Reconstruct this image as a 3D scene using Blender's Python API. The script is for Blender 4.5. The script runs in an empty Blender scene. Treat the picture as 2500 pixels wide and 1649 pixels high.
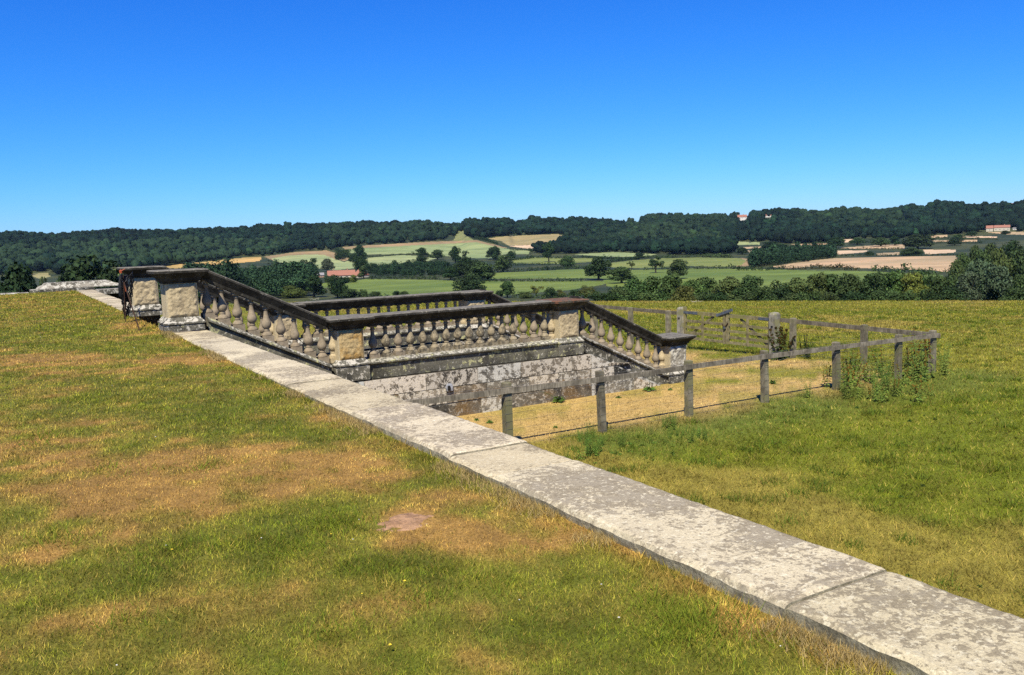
import bpy, math, random
import numpy as np
from mathutils import Matrix, Vector

C = bpy.context.scene
COL = C.collection
random.seed(7)
RNG = np.random.default_rng(11)
R = math.radians

# ------------------------------------------------------------------ camera
FPX = 2100.0                       # focal length in pixels of the 2500 px wide photograph
YAW, PITCH, ROLL = R(30.70), R(6.64), R(-1.962)
EYE = np.array([0.0, 0.0, 1.5])
FWD = np.array([math.sin(YAW) * math.cos(PITCH), math.cos(YAW) * math.cos(PITCH), -math.sin(PITCH)])
_r = np.array([math.cos(YAW), -math.sin(YAW), 0.0])
_u = np.cross(_r, FWD)
RGT = math.cos(ROLL) * _r + math.sin(ROLL) * _u
UPV = -math.sin(ROLL) * _r + math.cos(ROLL) * _u
cam_d = bpy.data.cameras.new('camera')
cam = bpy.data.objects.new('camera', cam_d)
COL.objects.link(cam)
cam_d.sensor_width = 36.0
cam_d.lens = 36.0 * FPX / 2500.0
cam_d.clip_start = 0.05
cam_d.clip_end = 12000.0
cam.matrix_world = Matrix(((RGT[0], UPV[0], -FWD[0], EYE[0]), (RGT[1], UPV[1], -FWD[1], EYE[1]),
                           (RGT[2], UPV[2], -FWD[2], EYE[2]), (0, 0, 0, 1)))
C.camera = cam
C.render.resolution_x, C.render.resolution_y = 1024, 675

# ------------------------------------------------------------------ sky, sun, exposure
SUN_EL, SUN_AZ = R(52.5), R(221.0)          # azimuth clockwise from +Y
w = bpy.data.worlds.new('World')
C.world = w
w.use_nodes = True
nt = w.node_tree
nt.nodes.clear()
sky = nt.nodes.new('ShaderNodeTexSky')
sky.sky_type = 'NISHITA'
sky.sun_disc = False
sky.sun_elevation = SUN_EL
sky.sun_rotation = SUN_AZ
sky.altitude = 100.0
sky.air_density = 1.0
sky.dust_density = 0.1
sky.ozone_density = 3.0
# the deep blue of the day: each channel of the sky gets its own slope
SKY_STRENGTH = 0.11
pre = nt.nodes.new('ShaderNodeVectorMath'); pre.operation = 'SCALE'; pre.inputs['Scale'].default_value = SKY_STRENGTH
sep = nt.nodes.new('ShaderNodeSeparateColor'); cmb = nt.nodes.new('ShaderNodeCombineColor')
nt.links.new(sky.outputs[0], pre.inputs[0]); nt.links.new(pre.outputs[0], sep.inputs[0])
for ch, (gain, pw) in enumerate(((.264, 1.85), (.452, 1.24), (.746, .70))):
    p_ = nt.nodes.new('ShaderNodeMath'); p_.operation = 'POWER'; p_.inputs[1].default_value = pw
    g_ = nt.nodes.new('ShaderNodeMath'); g_.operation = 'MULTIPLY'; g_.inputs[1].default_value = gain / SKY_STRENGTH
    nt.links.new(sep.outputs[ch], p_.inputs[0]); nt.links.new(p_.outputs[0], g_.inputs[0]); nt.links.new(g_.outputs[0], cmb.inputs[ch])
bg = nt.nodes.new('ShaderNodeBackground')
bg.inputs['Strength'].default_value = SKY_STRENGTH
wo = nt.nodes.new('ShaderNodeOutputWorld')
nt.links.new(cmb.outputs[0], bg.inputs['Color'])
nt.links.new(bg.outputs[0], wo.inputs['Surface'])
sun_d = bpy.data.lights.new('sun', 'SUN')
sun_d.energy = 5.0
sun_d.angle = R(0.5)
sun_d.color = (1.0, 0.925, 0.76)
sun = bpy.data.objects.new('sun', sun_d)
COL.objects.link(sun)
_sd = Vector((math.sin(SUN_AZ) * math.cos(SUN_EL), math.cos(SUN_AZ) * math.cos(SUN_EL), math.sin(SUN_EL)))
sun.rotation_euler = _sd.to_track_quat('Z', 'Y').to_euler()
C.view_settings.view_transform = 'Standard'
C.view_settings.look = 'None'
C.view_settings.exposure = 0.8
C.view_settings.gamma = 1.0
try:
    C.cycles.max_bounces = 6
    C.cycles.diffuse_bounces = 3
    C.cycles.use_denoising = False
except Exception:
    pass

# ------------------------------------------------------------------ numeric helpers
def _hash(ix, iy, s):
    h = (ix.astype(np.int64) * 374761393 + iy.astype(np.int64) * 668265263 + s * 1442695041) & 0x7fffffff
    h = ((h ^ (h >> 13)) * 1274126177) & 0x7fffffff
    return ((h ^ (h >> 16)) & 0xffff) / 65535.0

def vnoise(x, y, s=0):
    x = np.asarray(x, float); y = np.asarray(y, float)
    ix = np.floor(x); iy = np.floor(y)
    fx = x - ix; fy = y - iy
    fx = fx * fx * (3 - 2 * fx); fy = fy * fy * (3 - 2 * fy)
    a = _hash(ix, iy, s); b = _hash(ix + 1, iy, s); c = _hash(ix, iy + 1, s); d = _hash(ix + 1, iy + 1, s)
    return (a * (1 - fx) + b * fx) * (1 - fy) + (c * (1 - fx) + d * fx) * fy

def fbm(x, y, s=0, n=4):
    t = 0; a = .5; k = 0
    for i in range(n):
        t = t + a * vnoise(np.asarray(x) * 2 ** i + 17.3 * i, np.asarray(y) * 2 ** i - 9.1 * i, s + i); k += a; a *= .5
    return t / k

def sstep(a, b, x):
    t = np.clip((np.asarray(x, float) - a) / (b - a), 0, 1)
    return t * t * (3 - 2 * t)

def ray(px, py):
    return FWD + RGT * ((px - 1250.0) / FPX) - UPV * ((py - 824.5) / FPX)

def proj(P):
    d = P - EYE
    z = d @ FWD
    return 1250 + FPX * (d @ RGT) / z, 824.5 - FPX * (d @ UPV) / z, z

def on_z(px, py, z):
    d = ray(px, py)
    return EYE + d * ((z - EYE[2]) / d[2])

def horizon_row(px):
    return 622.7 - (622.7 - 537.1) * px / 2500.0

# ------------------------------------------------------------------ object helpers
def tag(o, label=None, cat=None, group=None, kind=None):
    if label: o['label'] = label
    if cat: o['category'] = cat
    if group: o['group'] = group
    if kind: o['kind'] = kind
    return o

def thing(name, loc, label, cat, group=None):
    o = bpy.data.objects.new(name, None)
    COL.objects.link(o)
    o.location = loc
    o.empty_display_size = .2
    return tag(o, label, cat, group)

def worg(o):
    p = Vector((0, 0, 0))
    while o is not None:
        p = p + o.location
        o = o.parent
    return p

def np_mesh(name, V, F, mat, col=None, parent=None, smooth=False, me_only=False):
    """V (n,3); F (m,k) index array of one face size or a list of such arrays; col (n,3) point colours"""
    V = np.asarray(V, np.float64)
    if parent is not None:
        V = V - np.array(worg(parent))
    Fs = F if isinstance(F, list) else [F]
    Fs = [np.asarray(f, np.int64) for f in Fs if len(f)]
    me = bpy.data.meshes.new(name)
    loops = np.concatenate([f.ravel() for f in Fs]) if Fs else np.zeros(0, np.int64)
    tot = np.concatenate([np.full(len(f), f.shape[1]) for f in Fs])
    start = np.concatenate([[0], np.cumsum(tot)[:-1]])
    me.vertices.add(len(V)); me.loops.add(len(loops)); me.polygons.add(len(tot))
    me.vertices.foreach_set('co', V.astype(np.float32).ravel())
    me.loops.foreach_set('vertex_index', loops.astype(np.int32))
    me.polygons.foreach_set('loop_start', start.astype(np.int32))
    me.polygons.foreach_set('loop_total', tot.astype(np.int32))
    if smooth:
        me.polygons.foreach_set('use_smooth', np.ones(len(tot), bool))
    me.update(calc_edges=True)
    if col is not None:
        at = me.color_attributes.new('col', 'FLOAT_COLOR', 'POINT')
        c4 = np.ones((len(V), 4), np.float32); c4[:, :3] = col
        at.data.foreach_set('color', c4.ravel())
    if mat: me.materials.append(mat)
    if me_only: return me
    o = bpy.data.objects.new(name, me)
    COL.objects.link(o)
    if parent is not None: o.parent = parent
    return o

class MB:
    """collects plain shapes in world coordinates and links them as one mesh"""
    def __init__(s): s.v = []; s.f = []; s.c = []; s.t = (1, 1, 1)
    def tint(s, t): s.t = (t, t, t) if isinstance(t, (int, float)) else t; return s
    def add(s, vs, fs):
        b = len(s.v)
        s.v += [tuple(p) for p in vs]; s.c += [s.t] * len(vs)
        s.f += [tuple(i + b for i in f) for f in fs]
        return s
    def box(s, x0, x1, y0, y1, z0, z1, j=0.0):
        vs = [(x, y, z) for z in (z0, z1) for y in (y0, y1) for x in (x0, x1)]
        if j: vs = [tuple(c + random.uniform(-j, j) for c in p) for p in vs]
        return s.add(vs, [(0, 2, 3, 1), (4, 5, 7, 6), (0, 1, 5, 4), (2, 6, 7, 3), (0, 4, 6, 2), (1, 3, 7, 5)])
    def bar(s, a, b, wd, ht, up=(0, 0, 1)):
        a = Vector(a); b = Vector(b); d = (b - a).normalized(); u = Vector(up)
        sd = d.cross(u).normalized(); u = sd.cross(d).normalized()
        vs = []
        for p in (a, b):
            for i, k in ((-1, -1), (1, -1), (1, 1), (-1, 1)): vs.append(p + sd * (i * wd / 2) + u * (k * ht / 2))
        return s.add(vs, [(3, 2, 1, 0), (4, 5, 6, 7), (0, 1, 5, 4), (1, 2, 6, 5), (2, 3, 7, 6), (3, 0, 4, 7)])
    def prism_x(s, prof, xs, shift=None):
        """closed (y,z) profile swept along x through stations xs; shift(x) is added to z"""
        n = len(prof); vs = []; fs = []
        for x in xs:
            dz = shift(x) if shift else 0
            vs += [(x, y, z + dz) for y, z in prof]
        for k in range(len(xs) - 1):
            for i in range(n):
                j = (i + 1) % n
                fs.append((k * n + i, k * n + j, (k + 1) * n + j, (k + 1) * n + i))
        fs.append(tuple(range(n - 1, -1, -1))); fs.append(tuple((len(xs) - 1) * n + i for i in range(n)))
        return s.add(vs, fs)
    def rings(s, rr):
        """list of (x0,x1,y0,y1,z) rectangles stacked into one closed solid"""
        vs = []; fs = []
        for x0, x1, y0, y1, z in rr: vs += [(x0, y0, z), (x1, y0, z), (x1, y1, z), (x0, y1, z)]
        for k in range(len(rr) - 1):
            for i in range(4):
                j = (i + 1) % 4
                fs.append((4 * k + i, 4 * k + j, 4 * k + 4 + j, 4 * k + 4 + i))
        fs.append((3, 2, 1, 0)); b = 4 * (len(rr) - 1); fs.append((b, b + 1, b + 2, b + 3))
        return s.add(vs, fs)
    def lathe(s, prof, cx, cy, cz, seg=14, a0=0, a1=2 * math.pi):
        full = abs(a1 - a0 - 2 * math.pi) < 1e-6
        m = seg if full else seg + 1
        vs = []; fs = []
        for z, r in prof:
            for i in range(m):
                a = a0 + (a1 - a0) * i / seg
                vs.append((cx + r * math.cos(a), cy + r * math.sin(a), cz + z))
        for k in range(len(prof) - 1):
            for i in range(seg):
                j = (i + 1) % m
                fs.append((k * m + i, k * m + j, (k + 1) * m + j, (k + 1) * m + i))
        fs.append(tuple(range(m - 1, -1, -1))); fs.append(tuple((len(prof) - 1) * m + i for i in range(m)))
        return s.add(vs, fs)
    def tube(s, pts, rad, seg=6):
        pts = [Vector(p) for p in pts]
        if not hasattr(rad, '__len__'): rad = [rad] * len(pts)
        vs = []; fs = []
        for k, p in enumerate(pts):
            d = (pts[min(k + 1, len(pts) - 1)] - pts[max(k - 1, 0)])
            d = d.normalized() if d.length > 1e-9 else Vector((0, 0, 1))
            a = Vector((0, 0, 1)) if abs(d.z) < .9 else Vector((1, 0, 0))
            e = d.cross(a).normalized(); g = d.cross(e)
            for i in range(seg):
                t = 2 * math.pi * i / seg
                vs.append(p + (e * math.cos(t) + g * math.sin(t)) * rad[k])
        for k in range(len(pts) - 1):
            for i in range(seg):
                j = (i + 1) % seg
                fs.append((k * seg + i, k * seg + j, (k + 1) * seg + j, (k + 1) * seg + i))
        fs.append(tuple(range(seg - 1, -1, -1))); fs.append(tuple((len(pts) - 1) * seg + i for i in range(seg)))
        return s.add(vs, fs)
    def torus(s, c, ax, bx, R0, r0, stretch=0.0, seg=10, sub=5):
        """chain link: ring of radius R0 in the plane of ax,bx, stretched along ax"""
        c = Vector(c); ax = Vector(ax).normalized(); bx = Vector(bx).normalized(); nx = ax.cross(bx)
        vs = []; fs = []
        for i in range(seg):
            t = 2 * math.pi * i / seg
            o = ax * math.cos(t) + bx * math.sin(t)
            q = c + o * R0 + ax * (stretch if math.cos(t) > 0 else -stretch)
            for k in range(sub):
                h = 2 * math.pi * k / sub
                vs.append(q + o * (r0 * math.cos(h)) + nx * (r0 * math.sin(h)))
        for i in range(seg):
            for k in range(sub):
                i2 = (i + 1) % seg; k2 = (k + 1) % sub
                fs.append((i * sub + k, i2 * sub + k, i2 * sub + k2, i * sub + k2))
        return s.add(vs, fs)
    def mesh(s, name, mat, smooth=False, org=(0, 0, 0)):
        me = bpy.data.meshes.new(name)
        ox, oy, oz = org
        me.from_pydata([(x - ox, y - oy, z - oz) for x, y, z in s.v], [], s.f)
        at = me.color_attributes.new('col', 'FLOAT_COLOR', 'POINT')
        at.data.foreach_set('color', [q for c in s.c for q in (c[0], c[1], c[2], 1.0)])
        if smooth: me.polygons.foreach_set('use_smooth', [True] * len(me.polygons))
        if mat: me.materials.append(mat)
        me.update()
        return me
    def build(s, name, mat, parent=None, smooth=False):
        org = worg(parent) if parent is not None else (0, 0, 0)
        o = bpy.data.objects.new(name, s.mesh(name, mat, smooth, org))
        COL.objects.link(o)
        if parent is not None: o.parent = parent
        return o

def child_copy(src, parent, loc):
    o = src.copy()
    COL.objects.link(o)
    o.parent = parent
    o.location = Vector(loc) - worg(parent)
    return o

def copy_thing(root, loc):
    r = root.copy(); COL.objects.link(r); r.location = loc
    for ch in list(root.children):
        c = ch.copy(); COL.objects.link(c); c.parent = r
        for g in list(ch.children):
            d = g.copy(); COL.objects.link(d); d.parent = c
    return r

# ------------------------------------------------------------------ materials
def new_mat(name):
    m = bpy.data.materials.new(name); m.use_nodes = True
    n = m.node_tree; n.nodes.clear()
    out = n.nodes.new('ShaderNodeOutputMaterial')
    b = n.nodes.new('ShaderNodeBsdfPrincipled')
    n.links.new(b.outputs[0], out.inputs['Surface'])
    b.inputs['Roughness'].default_value = .85
    b.inputs['Specular IOR Level'].default_value = .2
    return m, n, b

def N(n, t, **k):
    x = n.nodes.new(t)
    for a, v in k.items():
        if a in x.inputs.keys(): x.inputs[a].default_value = v
        else: setattr(x, a, v)
    return x

def ramp(n, src, lo, hi):
    r = N(n, 'ShaderNodeMapRange'); r.interpolation_type = 'SMOOTHSTEP'
    n.links.new(src, r.inputs[0]); r.inputs[1].default_value = lo; r.inputs[2].default_value = hi
    return r.outputs[0]

def mixc(n, fac, a, b, blend='MIX'):
    m = N(n, 'ShaderNodeMix'); m.data_type = 'RGBA'; m.blend_type = blend
    for sock, v in ((m.inputs[0], fac), (m.inputs[6], a), (m.inputs[7], b)):
        if hasattr(v, 'links'): n.links.new(v, sock)
        elif isinstance(v, (int, float)): sock.default_value = v
        else: sock.default_value = (*v, 1.0)
    return m.outputs[2]

def math_n(n, op, a, b):
    m = N(n, 'ShaderNodeMath'); m.operation = op
    for i, v in enumerate((a, b)):
        if hasattr(v, 'links'): n.links.new(v, m.inputs[i])
        else: m.inputs[i].default_value = v
    return m.outputs[0]

def coords(n, scale=1.0, obj=False, stretch=(1, 1, 1)):
    if obj:
        g = N(n, 'ShaderNodeTexCoord').outputs['Object']
    else:
        g = N(n, 'ShaderNodeNewGeometry').outputs['Position']
    mp = N(n, 'ShaderNodeMapping')
    mp.inputs['Scale'].default_value = tuple(scale * q for q in stretch)
    n.links.new(g, mp.inputs[0])
    return mp.outputs[0]

def noise(n, vec, sc, detail=5.0, rough=.6, dist=0.0):
    x = N(n, 'ShaderNodeTexNoise', Scale=sc, Detail=detail, Roughness=rough, Distortion=dist)
    n.links.new(vec, x.inputs['Vector'])
    return x.outputs[0]

def stone(name, base, dark, stain=(.42, .62), stain_sc=3.0, white=None, white_sc=9.0, yellow=None, fine=.35, bump=.35, bump_sc=40.0,
          attr=True, warm=None, speck=None, up_white=0.0, top=None, blk=0.0):
    m, n, b = new_mat(name)
    v = coords(n)
    big = noise(n, v, stain_sc, 6, .65)
    col = mixc(n, ramp(n, big, *stain), base, dark)
    if warm:
        col = mixc(n, ramp(n, noise(n, v, 1.7, 4, .6), .5, .66), col, warm)
    fn = noise(n, v, 30.0, 5, .7)
    lo = tuple(1 - fine for _ in range(3)); hi = tuple(1 + fine * .6 for _ in range(3))
    col = mixc(n, 1.0, col, mixc(n, ramp(n, fn, .3, .7), lo, hi), 'MULTIPLY')
    if top:
        g0 = N(n, 'ShaderNodeNewGeometry'); s0 = N(n, 'ShaderNodeSeparateXYZ'); n.links.new(g0.outputs['True Normal'], s0.inputs[0])
        col = mixc(n, math_n(n, 'MULTIPLY', ramp(n, s0.outputs[2], .55, .85), ramp(n, noise(n, v, 7.0, 5, .65), .25, .55)), col, top)
    if white:
        thr, amt, wc = white
        k = noise(n, v, white_sc, 6, .72, .3)
        if up_white:
            g = N(n, 'ShaderNodeNewGeometry'); sp = N(n, 'ShaderNodeSeparateXYZ'); n.links.new(g.outputs['Normal'], sp.inputs[0])
            k = math_n(n, 'ADD', k, math_n(n, 'MULTIPLY', sp.outputs[2], up_white))
        if blk:
            at0 = N(n, 'ShaderNodeAttribute'); at0.attribute_name = 'col'; sr = N(n, 'ShaderNodeSeparateColor'); n.links.new(at0.outputs['Color'], sr.inputs[0])
            k = math_n(n, 'ADD', k, math_n(n, 'MULTIPLY', math_n(n, 'SUBTRACT', sr.outputs[0], .95), blk))
        col = mixc(n, math_n(n, 'MULTIPLY', ramp(n, k, thr, thr + .045), amt), col, wc)
    if speck:
        vo = N(n, 'ShaderNodeTexVoronoi', Scale=speck[0]); n.links.new(v, vo.inputs['Vector'])
        k = math_n(n, 'ADD', vo.outputs['Distance'], math_n(n, 'MULTIPLY', noise(n, v, 25.0, 4, .7), .45))
        gate = ramp(n, noise(n, v, 4.0, 3, .6), .42, .56)
        k2 = N(n, 'ShaderNodeMapRange'); n.links.new(k, k2.inputs[0]); k2.inputs[1].default_value = speck[1]; k2.inputs[2].default_value = speck[1] + .06
        k2.inputs[3].default_value = 1; k2.inputs[4].default_value = 0
        col = mixc(n, math_n(n, 'MULTIPLY', k2.outputs[0], gate), col, speck[2])
    if yellow:
        thr, amt, yc = yellow
        k = noise(n, v, 6.3, 7, .72, .4)
        col = mixc(n, math_n(n, 'MULTIPLY', ramp(n, k, thr, thr + .05), amt), col, yc)
    if attr:
        a = N(n, 'ShaderNodeAttribute'); a.attribute_name = 'col'
        col = mixc(n, 1.0, col, a.outputs['Color'], 'MULTIPLY')
    n.links.new(col, b.inputs['Base Color'])
    b.inputs['Roughness'].default_value = .92
    b.inputs['Specular IOR Level'].default_value = .12
    bp = N(n, 'ShaderNodeBump', Strength=bump, Distance=.02)
    n.links.new(noise(n, v, bump_sc, 6, .7), bp.inputs['Height'])
    n.links.new(bp.outputs[0], b.inputs['Normal'])
    return m

WHITE = (.63, .59, .50); YEL = (.60, .58, .30)
def kerb_mat():
    m, n, b = new_mat('kerb limestone')
    v = coords(n)
    col = mixc(n, ramp(n, noise(n, v, 2.2, 4, .6), .35, .7), (.68, .595, .40), (.57, .495, .335))
    big = noise(n, v, 1.1, 4, .6)
    for sc, lo, c, k in ((19.0, .515, (.33, .28, .19), .9), (46.0, .555, (.30, .255, .175), .7), (6.0, .585, (.38, .33, .235), .9)):
        q = math_n(n, 'ADD', noise(n, v, sc, 7, .66, .25), math_n(n, 'MULTIPLY', math_n(n, 'SUBTRACT', big, .5), k))
        col = mixc(n, math_n(n, 'MULTIPLY', ramp(n, q, lo, lo + .028), .88), col, c)
    pl = math_n(n, 'SUBTRACT', noise(n, v, 27.0, 6, .7, .3), math_n(n, 'MULTIPLY', big, .12))
    col = mixc(n, math_n(n, 'MULTIPLY', ramp(n, pl, .50, .53), .75), col, (.80, .73, .53))
    # dirt and dark growth on the upright faces
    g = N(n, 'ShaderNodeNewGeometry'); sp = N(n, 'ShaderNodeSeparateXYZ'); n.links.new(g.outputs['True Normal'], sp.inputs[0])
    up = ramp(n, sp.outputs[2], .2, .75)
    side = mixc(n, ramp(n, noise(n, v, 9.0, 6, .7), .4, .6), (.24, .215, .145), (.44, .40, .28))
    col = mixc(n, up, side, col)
    col = mixc(n, 1.0, col, mixc(n, ramp(n, noise(n, v, 90.0, 4, .7), .3, .7), (.82, .82, .82), (1.14, 1.14, 1.14)), 'MULTIPLY')
    a = N(n, 'ShaderNodeAttribute'); a.attribute_name = 'col'
    col = mixc(n, 1.0, col, a.outputs['Color'], 'MULTIPLY')
    n.links.new(col, b.inputs['Base Color']); b.inputs['Roughness'].default_value = .92; b.inputs['Specular IOR Level'].default_value = .12
    bp = N(n, 'ShaderNodeBump', Strength=.55, Distance=.02)
    n.links.new(noise(n, v, 38.0, 7, .7), bp.inputs['Height']); n.links.new(bp.outputs[0], b.inputs['Normal'])
    return m
M_kerb = kerb_mat()
M_panel = stone('rough sandstone panel', (.56, .455, .28), (.36, .285, .175), (.45, .7), 4.0, fine=.28, bump=.6, bump_sc=35, white=(.66, .4, (.6, .55, .42)))
M_panel_or = stone('ochre sandstone panel', (.56, .42, .21), (.44, .27, .09), (.42, .62), 3.0, fine=.28, bump=.6, bump_sc=35)
M_shaft = stone('pier sandstone', (.62, .52, .33), (.36, .30, .20), (.52, .7), 4.0, fine=.22)
M_cap = stone('blackened coping stone', (.074, .069, .058), (.030, .028, .024), (.36, .6), 5.0, fine=.3, white=(.60, .6, (.40, .37, .30)), white_sc=12, up_white=.05, top=(.20, .185, .15))
M_cap_rust = stone('rust stained coping stone', (.115, .105, .082), (.042, .039, .032), (.38, .62), 5.0, fine=.3, white=(.57, .7, (.24, .11, .06)), white_sc=5, up_white=.12, yellow=(.64, .8, (.5, .47, .40)))
M_base = stone('lichened plinth stone', (.17, .16, .125), (.07, .066, .055), (.42, .62), 3.0, white=(.545, .92, WHITE), white_sc=11.0, yellow=(.62, .8, YEL), up_white=.1, fine=.3)
M_ledge = stone('yellow lichened plinth stone', (.19, .18, .14), (.085, .08, .065), (.45, .62), 2.5, white=(.585, .85, WHITE), white_sc=14.0, yellow=(.565, .85, YEL), up_white=.11, fine=.3)
M_bal = stone('baluster stone', (.35, .285, .20), (.25, .205, .145), (.42, .65), 5.0, fine=.18, bump=.2)
M_bal_old = stone('mottled baluster stone', (.35, .29, .19), (.14, .12, .085), (.45, .6), 9.0, fine=.3, white=(.6, .7, (.52, .47, .36)), white_sc=14)
M_wall = stone('lichened ashlar', (.255, .232, .19), (.085, .08, .07), (.42, .6), 2.2, white=(.475, .9, (.63, .605, .535)), white_sc=8.5, blk=.16, speck=(15.0, .42, (.72, .68, .58)), fine=.38, bump=.7, bump_sc=30)
M_wall2 = stone('buff ashlar', (.285, .25, .19), (.11, .10, .085), (.43, .61), 2.4, white=(.515, .88, (.62, .575, .48)), white_sc=9.0, blk=.16, speck=(15.0, .40, (.70, .65, .54)), fine=.38, bump=.7, bump_sc=30, warm=(.31, .215, .11))
M_step = stone('worn step stone', (.36, .32, .25), (.18, .16, .13), (.45, .62), 3.0, fine=.3)
M_plinth_white = stone('white lichened stone', (.34, .31, .25), (.13, .12, .095), (.45, .62), 2.0, white=(.505, .9, (.62, .59, .50)), white_sc=7.0, fine=.3)

def wood(name, a, b_, moss=None, sc=1.0):
    m, n, b = new_mat(name)
    v = coords(n, sc, False, (14, 14, 1.2))
    g = noise(n, v, 3.0, 6, .7)
    col = mixc(n, ramp(n, g, .3, .7), a, b_)
    v2 = coords(n)
    col = mixc(n, 1.0, col, mixc(n, ramp(n, noise(n, v2, 5.0, 4, .6), .35, .65), (.65, .65, .65), (1.25, 1.25, 1.25)), 'MULTIPLY')
    if moss: col = mixc(n, ramp(n, noise(n, v2, 2.6, 4, .6), .48, .62), col, moss)
    at = N(n, 'ShaderNodeAttribute'); at.attribute_name = 'col'
    col = mixc(n, 1.0, col, at.outputs['Color'], 'MULTIPLY')
    n.links.new(col, b.inputs['Base Color'])
    bp = N(n, 'ShaderNodeBump', Strength=.5, Distance=.01)
    n.links.new(g, bp.inputs['Height']); n.links.new(bp.outputs[0], b.inputs['Normal'])
    b.inputs['Roughness'].default_value = .9
    return m

M_post = wood('grey weathered post', (.15, .13, .09), (.29, .26, .19), (.20, .19, .10))
M_rail = wood('grey weathered rail', (.135, .115, .085), (.32, .28, .215))
M_gate = wood('greenish gate timber', (.17, .145, .075), (.33, .285, .16), (.25, .23, .09))
M_gatepost = wood('silvery gate post timber', (.18, .17, .13), (.40, .37, .30), (.26, .25, .13))

def plain(name, c, rough=.6, metal=0.0, var=.25):
    m, n, b = new_mat(name)
    col = mixc(n, ramp(n, noise(n, coords(n), 8.0, 4, .6), .35, .65), tuple(q * (1 - var) for q in c), tuple(q * (1 + var) for q in c))
    n.links.new(col, b.inputs['Base Color'])
    b.inputs['Roughness'].default_value = rough
    b.inputs['Metallic'].default_value = metal
    return m

M_wire = plain('galvanised wire', (.22, .22, .21), .5, .6)
M_galv = plain('blue grey metal strap', (.17, .20, .25), .45, .5)
M_iron = plain('black iron chain', (.02, .02, .022), .45, .6)
M_cloth = plain('black netting', (.012, .013, .016), .7)
M_rust = plain('rusty rod', (.05, .026, .014), .85)
M_orange = plain('faded orange plastic', (.42, .085, .03), .5)
M_roof = plain('red tile roof', (.36, .165, .115), .9)
M_roof_grey = plain('grey slate roof', (.30, .29, .29), .8)
M_render = plain('pale rendered wall', (.62, .56, .44), .9, var=.1)
M_whitewall = plain('white painted wall', (.78, .76, .72), .9, var=.06)
M_brick = plain('pinkish brick wall', (.40, .24, .17), .9)
M_glass = plain('dark window glass', (.03, .035, .04), .15)
M_trunk = plain('tree bark', (.055, .045, .032), .9)
M_dead = plain('bleached dead wood', (.45, .41, .34), .9)
M_spout = plain('pale lead spout', (.30, .31, .34), .8)
M_hole_shade = plain('painted hollow shade', (.012, .012, .012), .9)  # near-black colour carries the shade inside the drain outlet

def attr_mat(name, objcol=False, rough=.8, trans=0.0, nz=None):
    m, n, b = new_mat(name)
    a = N(n, 'ShaderNodeAttribute'); a.attribute_name = 'col'
    col = a.outputs['Color']
    if objcol:
        oi = N(n, 'ShaderNodeObjectInfo')
        col = mixc(n, 1.0, col, oi.outputs['Color'], 'MULTIPLY')
    if nz:
        for sc, amt in nz:
            col = mixc(n, 1.0, col, mixc(n, ramp(n, noise(n, coords(n), sc, 5, .65), .3, .7), (1 - amt,) * 3, (1 + amt,) * 3), 'MULTIPLY')
    n.links.new(col, b.inputs['Base Color'])
    b.inputs['Roughness'].default_value = rough
    b.inputs['Specular IOR Level'].default_value = .1
    if trans:
        t = N(n, 'ShaderNodeBsdfTranslucent'); n.links.new(col, t.inputs[0])
        mx = N(n, 'ShaderNodeMixShader'); mx.inputs[0].default_value = trans
        out = [q for q in n.nodes if q.type == 'OUTPUT_MATERIAL'][0]
        n.links.new(b.outputs[0], mx.inputs[1]); n.links.new(t.outputs[0], mx.inputs[2]); n.links.new(mx.outputs[0], out.inputs['Surface'])
    return m

M_grass = attr_mat('grass blades', trans=.15)
M_turf = attr_mat('turf ground', nz=((60.0, .35), (9.0, .2)))
M_field = attr_mat('field crop', nz=((.9, .18), (.05, .12)))
M_leaf = attr_mat('foliage', objcol=True, trans=.12)
M_weed = attr_mat('weed leaves', objcol=True, trans=.2)
M_soil = stone('dry bare soil', (.50, .30, .165), (.36, .21, .115), (.4, .6), 12.0, fine=.3, bump=.6, attr=False)
M_flower = plain('white clover heads', (.72, .70, .64), .8)
M_yellow = plain('yellow petals', (.75, .55, .04), .7)

# ------------------------------------------------------------------ terrain
GZ = -2.35                                   # field level at the foot of the stairs
_PT = np.array([[180, -16.5], [260, -22.5], [350, -25.7], [450, -26.7], [525, -27.7], [650, -27.9], [800, -28.2], [1000, -27.0],
                [1200, -24.0], [1400, -17.0], [1600, -4.5], [1800, 11.5], [1900, 19.5], [2100, 14], [2700, -15], [4200, -60]], float)
_dd = np.linspace(95, 4200, 4106)
def _smooth_tab():
    z = np.interp(_dd, _PT[:, 0], _PT[:, 1])
    for _ in range(2):
        k = np.ones(61) / 61
        z2 = np.convolve(np.pad(z, 30, mode='edge'), k, 'valid')
        wgt = sstep(190, 300, _dd)
        z = z * (1 - wgt) + z2 * wgt
    return z
_zz = _smooth_tab()
SKYX = [-400, 0, 100, 160, 220, 300, 420, 500, 600, 660, 760, 880, 1000, 1080, 1095, 1120, 1136, 1150, 1250, 1262, 1290, 1330, 1400, 1500, 1545, 1580,
        1640, 1700, 1750, 1775, 1800, 1835, 1842, 1900, 1950, 2000, 2060, 2150, 2220, 2285, 2290, 2350, 2360, 2430, 2480, 2500, 2900]
SKYY = [575, 565, 567, 570, 563, 560, 556, 553, 552, 549, 544, 541, 538, 541, 545, 546, 542, 531, 527, 537, 538, 530, 530, 531, 536, 527,
        523, 519, 518, 521, 523, 522, 510, 508, 514, 510, 510, 507, 504, 502, 492, 489, 497, 494, 493, 490, 480]

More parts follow.
